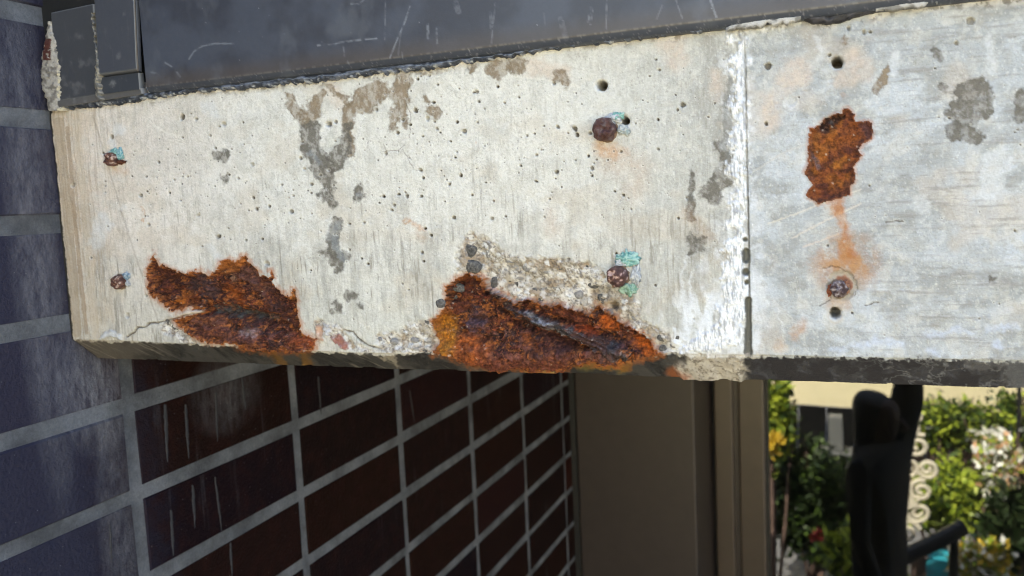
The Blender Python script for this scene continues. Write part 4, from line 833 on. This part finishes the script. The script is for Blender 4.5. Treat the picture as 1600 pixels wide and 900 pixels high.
# setting round it
m = MB(); m.box(-4, 2.2, YB+.171, 1.75, -.094, -.02); struct(m.build('soffit', M['soffit']))
m = MB(); m.box(-4, 4, YB+.013, 4.2, .45, .55); struct(m.build('sun_block_roof', M['core']))  # unseen roof added to hold off the sun, height set for its shadow
m = MB(); m.box(2.2, 4, .43, 4.2, GND, .448); struct(m.build('sun_block_wall', M['core']))  # unseen side walls, this and the next, added to keep sun out
m = MB(); m.box(-4, XW-.13, .30, 4.2, GND, .448); struct(m.build('sun_block_wall', M['core']))
m = MB(); m.box(XW-.12, 2.2, 4.0, 4.2, GND, .448); m.box(XW-.12, 2.199, 1.76, 3.99, -.02, .02); struct(m.build('room_wall', M['room']))
m = MB(); m.box(-60, 60, -60, 60, GND-.2, GND); struct(m.build('ground', M['paving']))
m = MB(); m.box(XW-.1, 2.19, 1.77, 3.98, GND, GND+.01); struct(m.build('room_floor', M['room']))

# ------------------------------------------------------------ the garden opposite, met in the glass
def leafy(name, ctr, rad, n, size, mats, label, cat, group=None, seed=1, stems=True, shape=None, long=1.6):
    t = thing(name, label, cat, (ctr[0], ctr[1], GND), group); r = np.random.default_rng(seed); loc = np.array([0, 0, ctr[2]-GND])
    clumps = r.normal(size=(max(5, n//90), 3)); clumps /= np.linalg.norm(clumps, axis=1)[:, None]; clumps *= (r.random(len(clumps))**.4)[:, None]*.85
    for mi, mt in enumerate(mats):
        k = n//len(mats); c = clumps[r.integers(0, len(clumps), k)]+r.normal(size=(k, 3))*.20; c = c*np.asarray(rad)+loc
        d = r.normal(size=(k, 3)); d[:, 2] += .5; d /= np.linalg.norm(d, axis=1)[:, None]
        s_ = np.cross(d, r.normal(size=(k, 3))); s_ /= np.linalg.norm(s_, axis=1)[:, None]; up = np.cross(s_, d)
        L_ = (size*long*(.35+1.1*r.random(k)**1.5))[:, None]; W_ = (size*(.5+.5*r.random(k)))[:, None]*.5
        v = np.stack([c, c+d*L_*.5+s_*W_+up*W_*.25, c+d*L_, c+d*L_*.5-s_*W_+up*W_*.25], 1).reshape(-1, 3)
        f = np.arange(len(v)).reshape(-1, 4)
        link('foliage', pymesh('foliage', v, f), mt, t)
    if stems:
        b_ = MB()
        for q in range(7):
            g = r.normal(size=3)*np.asarray(rad)*.5
            b_.tube([(g[0]*.2, g[1]*.2, 0), (g[0]*.6, g[1]*.6, loc[2]*.5), (g[0], g[1], loc[2]+abs(g[2]))], [.012, .009, .004], 5)
        b_.build('stem', M['timber'], t)
    return t
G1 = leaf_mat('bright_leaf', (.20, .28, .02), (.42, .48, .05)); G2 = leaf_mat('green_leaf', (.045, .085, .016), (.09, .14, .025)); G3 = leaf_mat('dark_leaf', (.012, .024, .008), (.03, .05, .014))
GW = leaf_mat('white_petal', (.70, .70, .60), (.80, .80, .72)); GY_ = leaf_mat('yellow_petal', (.60, .40, .03), (.72, .52, .06)); GR = leaf_mat('red_petal', (.45, .02, .02), (.55, .03, .03)); GP = leaf_mat('peach_petal', (.62, .34, .16), (.66, .42, .24))
def gp(px, py, d): return garden(px, py, d)
DW = 6.6
p = gp(1240, 634, DW); yW = 2*GY-DW
m = MB(); m.box(-5, 5, yW-.2, yW, p[2], .35); m.build('render_band', M['cream'], None)
o = bpy.data.objects['render_band']; o.name = 'garden_building'; tag(o, 'cream rendered garden building wall across the yard, above the dark boarding', 'building')
pf = gp(1345, 634, DW-.1)[0]
fen = thing('wooden_fence', 'brown timber fence below the cream wall, behind the ivy hedge', 'fence', (pf, yW+.05, GND))
k = 0; x = pf
while x < 3.2:
    m = MB(); m.box(x-pf, x-pf+.135, 0, .025, 0, p[2]-GND-.02); m.build('fence_board', M['timber'], fen); x += .142
bd = thing('dark_boarding', 'dark charcoal boarded garage front below the cream wall', 'boarding', (-2, yW+.06, GND)); x = -2
while x < pf-.01:
    m = MB(); m.box(x+2, min(x+2+.19, pf+2-.005), 0, .03, 0, p[2]-GND+.01); m.build('board', M['charcoal'], bd); x += .2
q = gp(1306, 650, 6.2); q2 = gp(1322, 650, 6.2)
lp = thing('lantern_post', 'pale grey square lantern post in front of the dark boarding', 'lantern post', (q[0], q[1], GND))
h = q[2]-GND; m = MB(); m.box(-.09, .09, -.09, .09, 0, h-.28); m.build('post', M['grey_paint'], lp, .01)
m = MB(); m.box(-.11, .11, -.11, .11, h-.28, h-.24); m.build('cap', M['grey_paint'], lp, .01); m = MB(); m.box(-.05, .05, -.05, .05, h-.24, h); m.build('lantern', M['grey_paint'], lp, .01)
def L_(px, py, d, rpx): c_ = gp(px, py, d); s = d/F; return c_, s*rpx
for (name, px, py, d, rx, rz, n, size, mats, label, cat, seed) in (
    ('tall_shrub', 1205, 650, 4.9, 34, 75, 2600, .035, [G1, G2], 'bright leafy green shrub beside the door frame, left of the dark boarding', 'shrub', 1),
    ('dark_shrub', 1272, 785, 5.1, 62, 85, 7500, .04, [G3, G3, G2], 'dark leaved shrub in front of the charcoal boarding', 'shrub', 2),
    ('ivy_hedge', 1475, 665, 6.3, 75, 36, 4200, .035, [G2, G1, G3], 'green ivy hedge spilling over the brown timber fence', 'hedge', 3),
    ('ivy_hedge', 1590, 665, 6.2, 70, 46, 3600, .035, [G2, G1, G3], 'denser green ivy hedge right of the black pole', 'hedge', 4),
    ('bright_shrub', 1490, 775, 5.3, 58, 62, 4200, .034, [G1, G1, G2], 'bright yellow green shrub between the cream iron scrollwork and the white blossoms', 'shrub', 5),
    ('white_flower_bush', 1562, 735, 5.2, 36, 52, 1500, .032, [GW, GW, GW, G1, G1, GP], 'bush with large white blossoms behind the bright green shrub', 'flower bush', 6),
    ('low_shrub', 1345, 868, 4.6, 52, 46, 2600, .034, [G1, G1, G2], 'low bright green shrub at the foot of the dark boarding', 'shrub', 7),
    ('yellow_flower_bush', 1535, 885, 4.7, 46, 40, 1600, .035, [G1, GW, GY_], 'low bush with yellow and white flowers behind the handrail', 'flower bush', 8),
    ('shade_bush', 1590, 850, 4.9, 46, 66, 2600, .045, [G3], 'dark leaved bush standing for the shade under the white blossoms', 'bush', 9),  # dark leaf colour stands in for black shade
    ('yellow_flowers', 1206, 690, 4.7, 16, 16, 320, .03, [GY_], 'small clump of yellow flowers on the tall shrub by the door frame', 'flowers', 10),
    ('red_flowers', 1276, 838, 4.4, 7, 6, 50, .022, [GR], 'small clump of red flowers beside the low shrub', 'flowers', 11)):
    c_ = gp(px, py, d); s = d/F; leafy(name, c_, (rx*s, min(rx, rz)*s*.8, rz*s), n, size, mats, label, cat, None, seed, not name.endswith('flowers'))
# iron scrollwork
def spiral(cx, cz, r, turns, a0, n=36, flip=1): return [(cx+flip*r*(1-.82*i/n)*math.cos(a0+turns*2*math.pi*i/n), 0, cz+r*(1-.82*i/n)*math.sin(a0+turns*2*math.pi*i/n)) for i in range(n+1)]
ib = gp(1418, 862, 4.7); s = 4.7/F
iron = thing('iron_scroll_screen', 'cream painted wrought iron garden screen of curled scrolls', 'iron screen', (ib[0], ib[1], GND))
z0_ = ib[2]-GND
m = MB()
for y_, xo, r_ in ((30, 0, 20), (62, -16, 16), (62, 16, 16), (95, -20, 17), (95, 18, 16), (128, -26, 18), (128, 2, 16), (128, 26, 14), (160, -10, 15), (160, 14, 18), (185, 4, 16), (205, 10, 12)):
    m.tube(spiral(xo*s, z0_+y_*s, r_*s, 1.6, random.uniform(0, 6), flip=1 if xo >= 0 else -1), .011, 6)
m.build('scroll', M['cream_iron'], iron)
m = MB(); m.tube([(0, 0, 0), (0, 0, z0_+205*s)], .012, 6); m.build('stake', M['cream_iron'], iron)
m = MB()
for g in range(9): a = math.pi*(.08+.84*g/8); m.tube([(0, .01, z0_+70*s), (math.cos(a)*18*s, .01, z0_+70*s+math.sin(a)*22*s)], [.012, .004], 5)
m.build('iron_fan', M['cream_iron'], iron)
# handrail, pole, pot, post
a, b_ = gp(1352, 905, 3.9), gp(1505, 822, 4.1)
rail = thing('handrail', 'thick dark sloping handrail in front of the shrubs', 'handrail', (a[0], a[1], GND))
m = MB(); m.tube([(0, 0, a[2]-GND), (b_[0]-a[0], b_[1]-a[1], b_[2]-GND)], .033, 10); m.build('rail', M['dark_iron'], rail)
for f_ in (.15, .9): m = MB(); m.tube([((b_[0]-a[0])*f_, (b_[1]-a[1])*f_, 0), ((b_[0]-a[0])*f_, (b_[1]-a[1])*f_, a[2]-GND+(b_[2]-a[2])*f_)], .018, 8); m.build('baluster', M['dark_iron'], rail)
a = gp(1591, 700, 5.4); m = MB(); m.tube([(a[0], a[1], GND), (a[0], a[1], 1.2)], .011, 8); tag(m.build('black_pole', M['dark_iron']), 'thin upright black pole in front of the ivy hedge', 'pole')
a = gp(1483, 885, 4.9); m = MB(); m.tube([(a[0], a[1], GND), (a[0], a[1], GND+.05), (a[0], a[1], a[2]), (a[0], a[1], a[2]+.06)], [.06, .09, .11, .10], 16); tag(m.build('glazed_pot', M['turquoise']), 'turquoise glazed pot under the bright green shrub', 'pot')
a = gp(1447, 862, 5.0); m = MB(); m.box(a[0]-.07, a[0]+.07, a[1]-.07, a[1]+.07, GND, a[2]); tag(m.build('timber_post', M['timber'], None, .008), 'short brown timber post beside the turquoise pot', 'post')

# ------------------------------------------------------------ the photographer, met only as a dark shape in the glass
def skin_body(name, pts, edges, mat, parent):
    me = bpy.data.meshes.new(name); me.from_pydata([p_[:3] for p_ in pts], edges, []); me.update(); o = link(name, me, mat, parent)
    md = o.modifiers.new('skin', 'SKIN'); sv = me.skin_vertices[0].data
    for i, p_ in enumerate(pts): sv[i].radius = (p_[3], p_[4] if len(p_) > 4 else p_[3]); sv[i].use_root = i == 0
    sb_ = o.modifiers.new('subdiv', 'SUBSURF'); sb_.levels = sb_.render_levels = 2; return o
dP = 3.62; hp = gp(1366, 615, dP); per = thing('person', 'person in dark clothes with one arm raised, standing before the glass door', 'person', (hp[0]+.02, hp[1]-.02, GND))
H0 = hp[2]-GND+.02   # crown
pts = [(0, 0, H0*.52, .15, .11), (0, 0, H0*.64, .14, .10), (0, 0, H0*.77, .19, .13), (0, 0, H0*.845, .10, .10),
       (-.09, 0, H0*.50, .085), (-.10, .02, H0*.27, .06), (-.10, -.02, H0*.045, .042), (-.10, .12, H0*.018, .035),
       (.09, 0, H0*.50, .085), (.10, .02, H0*.27, .06), (.10, -.02, H0*.045, .042), (.10, .12, H0*.018, .035),
       (-.19, 0, H0*.80, .055), (-.24, .02, H0*.62, .042), (-.22, .12, H0*.47, .030),
       (.12, .03, H0*.86, .09), (.12, .07, H0*.96, .07), (.08, .10, H0*1.12, .045)]
skin_body('body', pts, [(0, 1), (1, 2), (2, 3), (0, 4), (4, 5), (5, 6), (6, 7), (0, 8), (8, 9), (9, 10), (10, 11), (2, 12), (12, 13), (13, 14), (2, 15), (15, 16), (16, 17)], M['cloth'], per)
hd = [(0, 0, H0*.84, .05), (0, .012, H0*.885, .058, .070), (0, .008, H0*.93, .074, .088), (0, .0, H0*.975, .066, .078)]
skin_body('head', hd, [(0, 1), (1, 2), (2, 3)], M['skin'], per)
m = MB(); m.tube([(0, .09, H0*.925), (0, .115, H0*.900), (0, .095, H0*.893)], [.008, .014, .008], 8); m.build('nose', M['skin'], per, smooth=True)
hr = [(0, -.05, H0*.80, .085, .045), (0, -.045, H0*.88, .10, .06), (0, -.035, H0*.94, .105, .085), (0, -.01, H0*.99, .085, .085)]
skin_body('hair', hr, [(0, 1), (1, 2), (2, 3)], M['hair'], per)
def hand(cx, cy, cz, up, name='hand'):
    P_ = [(cx, cy, cz, .028, .016), (cx, cy+.01*up, cz+.07*up, .036, .014)]; E_ = [(0, 1)]
    for i in range(4):
        x_ = cx+(-.027+.018*i); l = (.062, .072, .068, .052)[i]; b0 = len(P_)
        P_ += [(x_, cy+.012*up, cz+.10*up, .0095), (x_, cy+.025, cz+(.10+l*.5)*up, .0085), (x_, cy+.05, cz+(.10+l*.85)*up, .0075)]; E_ += [(1, b0), (b0, b0+1), (b0+1, b0+2)]
    b0 = len(P_); P_ += [(cx-.045, cy+.015, cz+.055*up, .0105), (cx-.062, cy+.035, cz+.085*up, .0085)]; E_ += [(0, b0), (b0, b0+1)]
    skin_body(name, P_, E_, M['skin'], per)
hand(.08, .10, H0*1.12, 1); hand(-.22, .12, H0*.47, -1)
per.rotation_euler.z = math.radians(-62); per.scale = (.82, .95, 1)
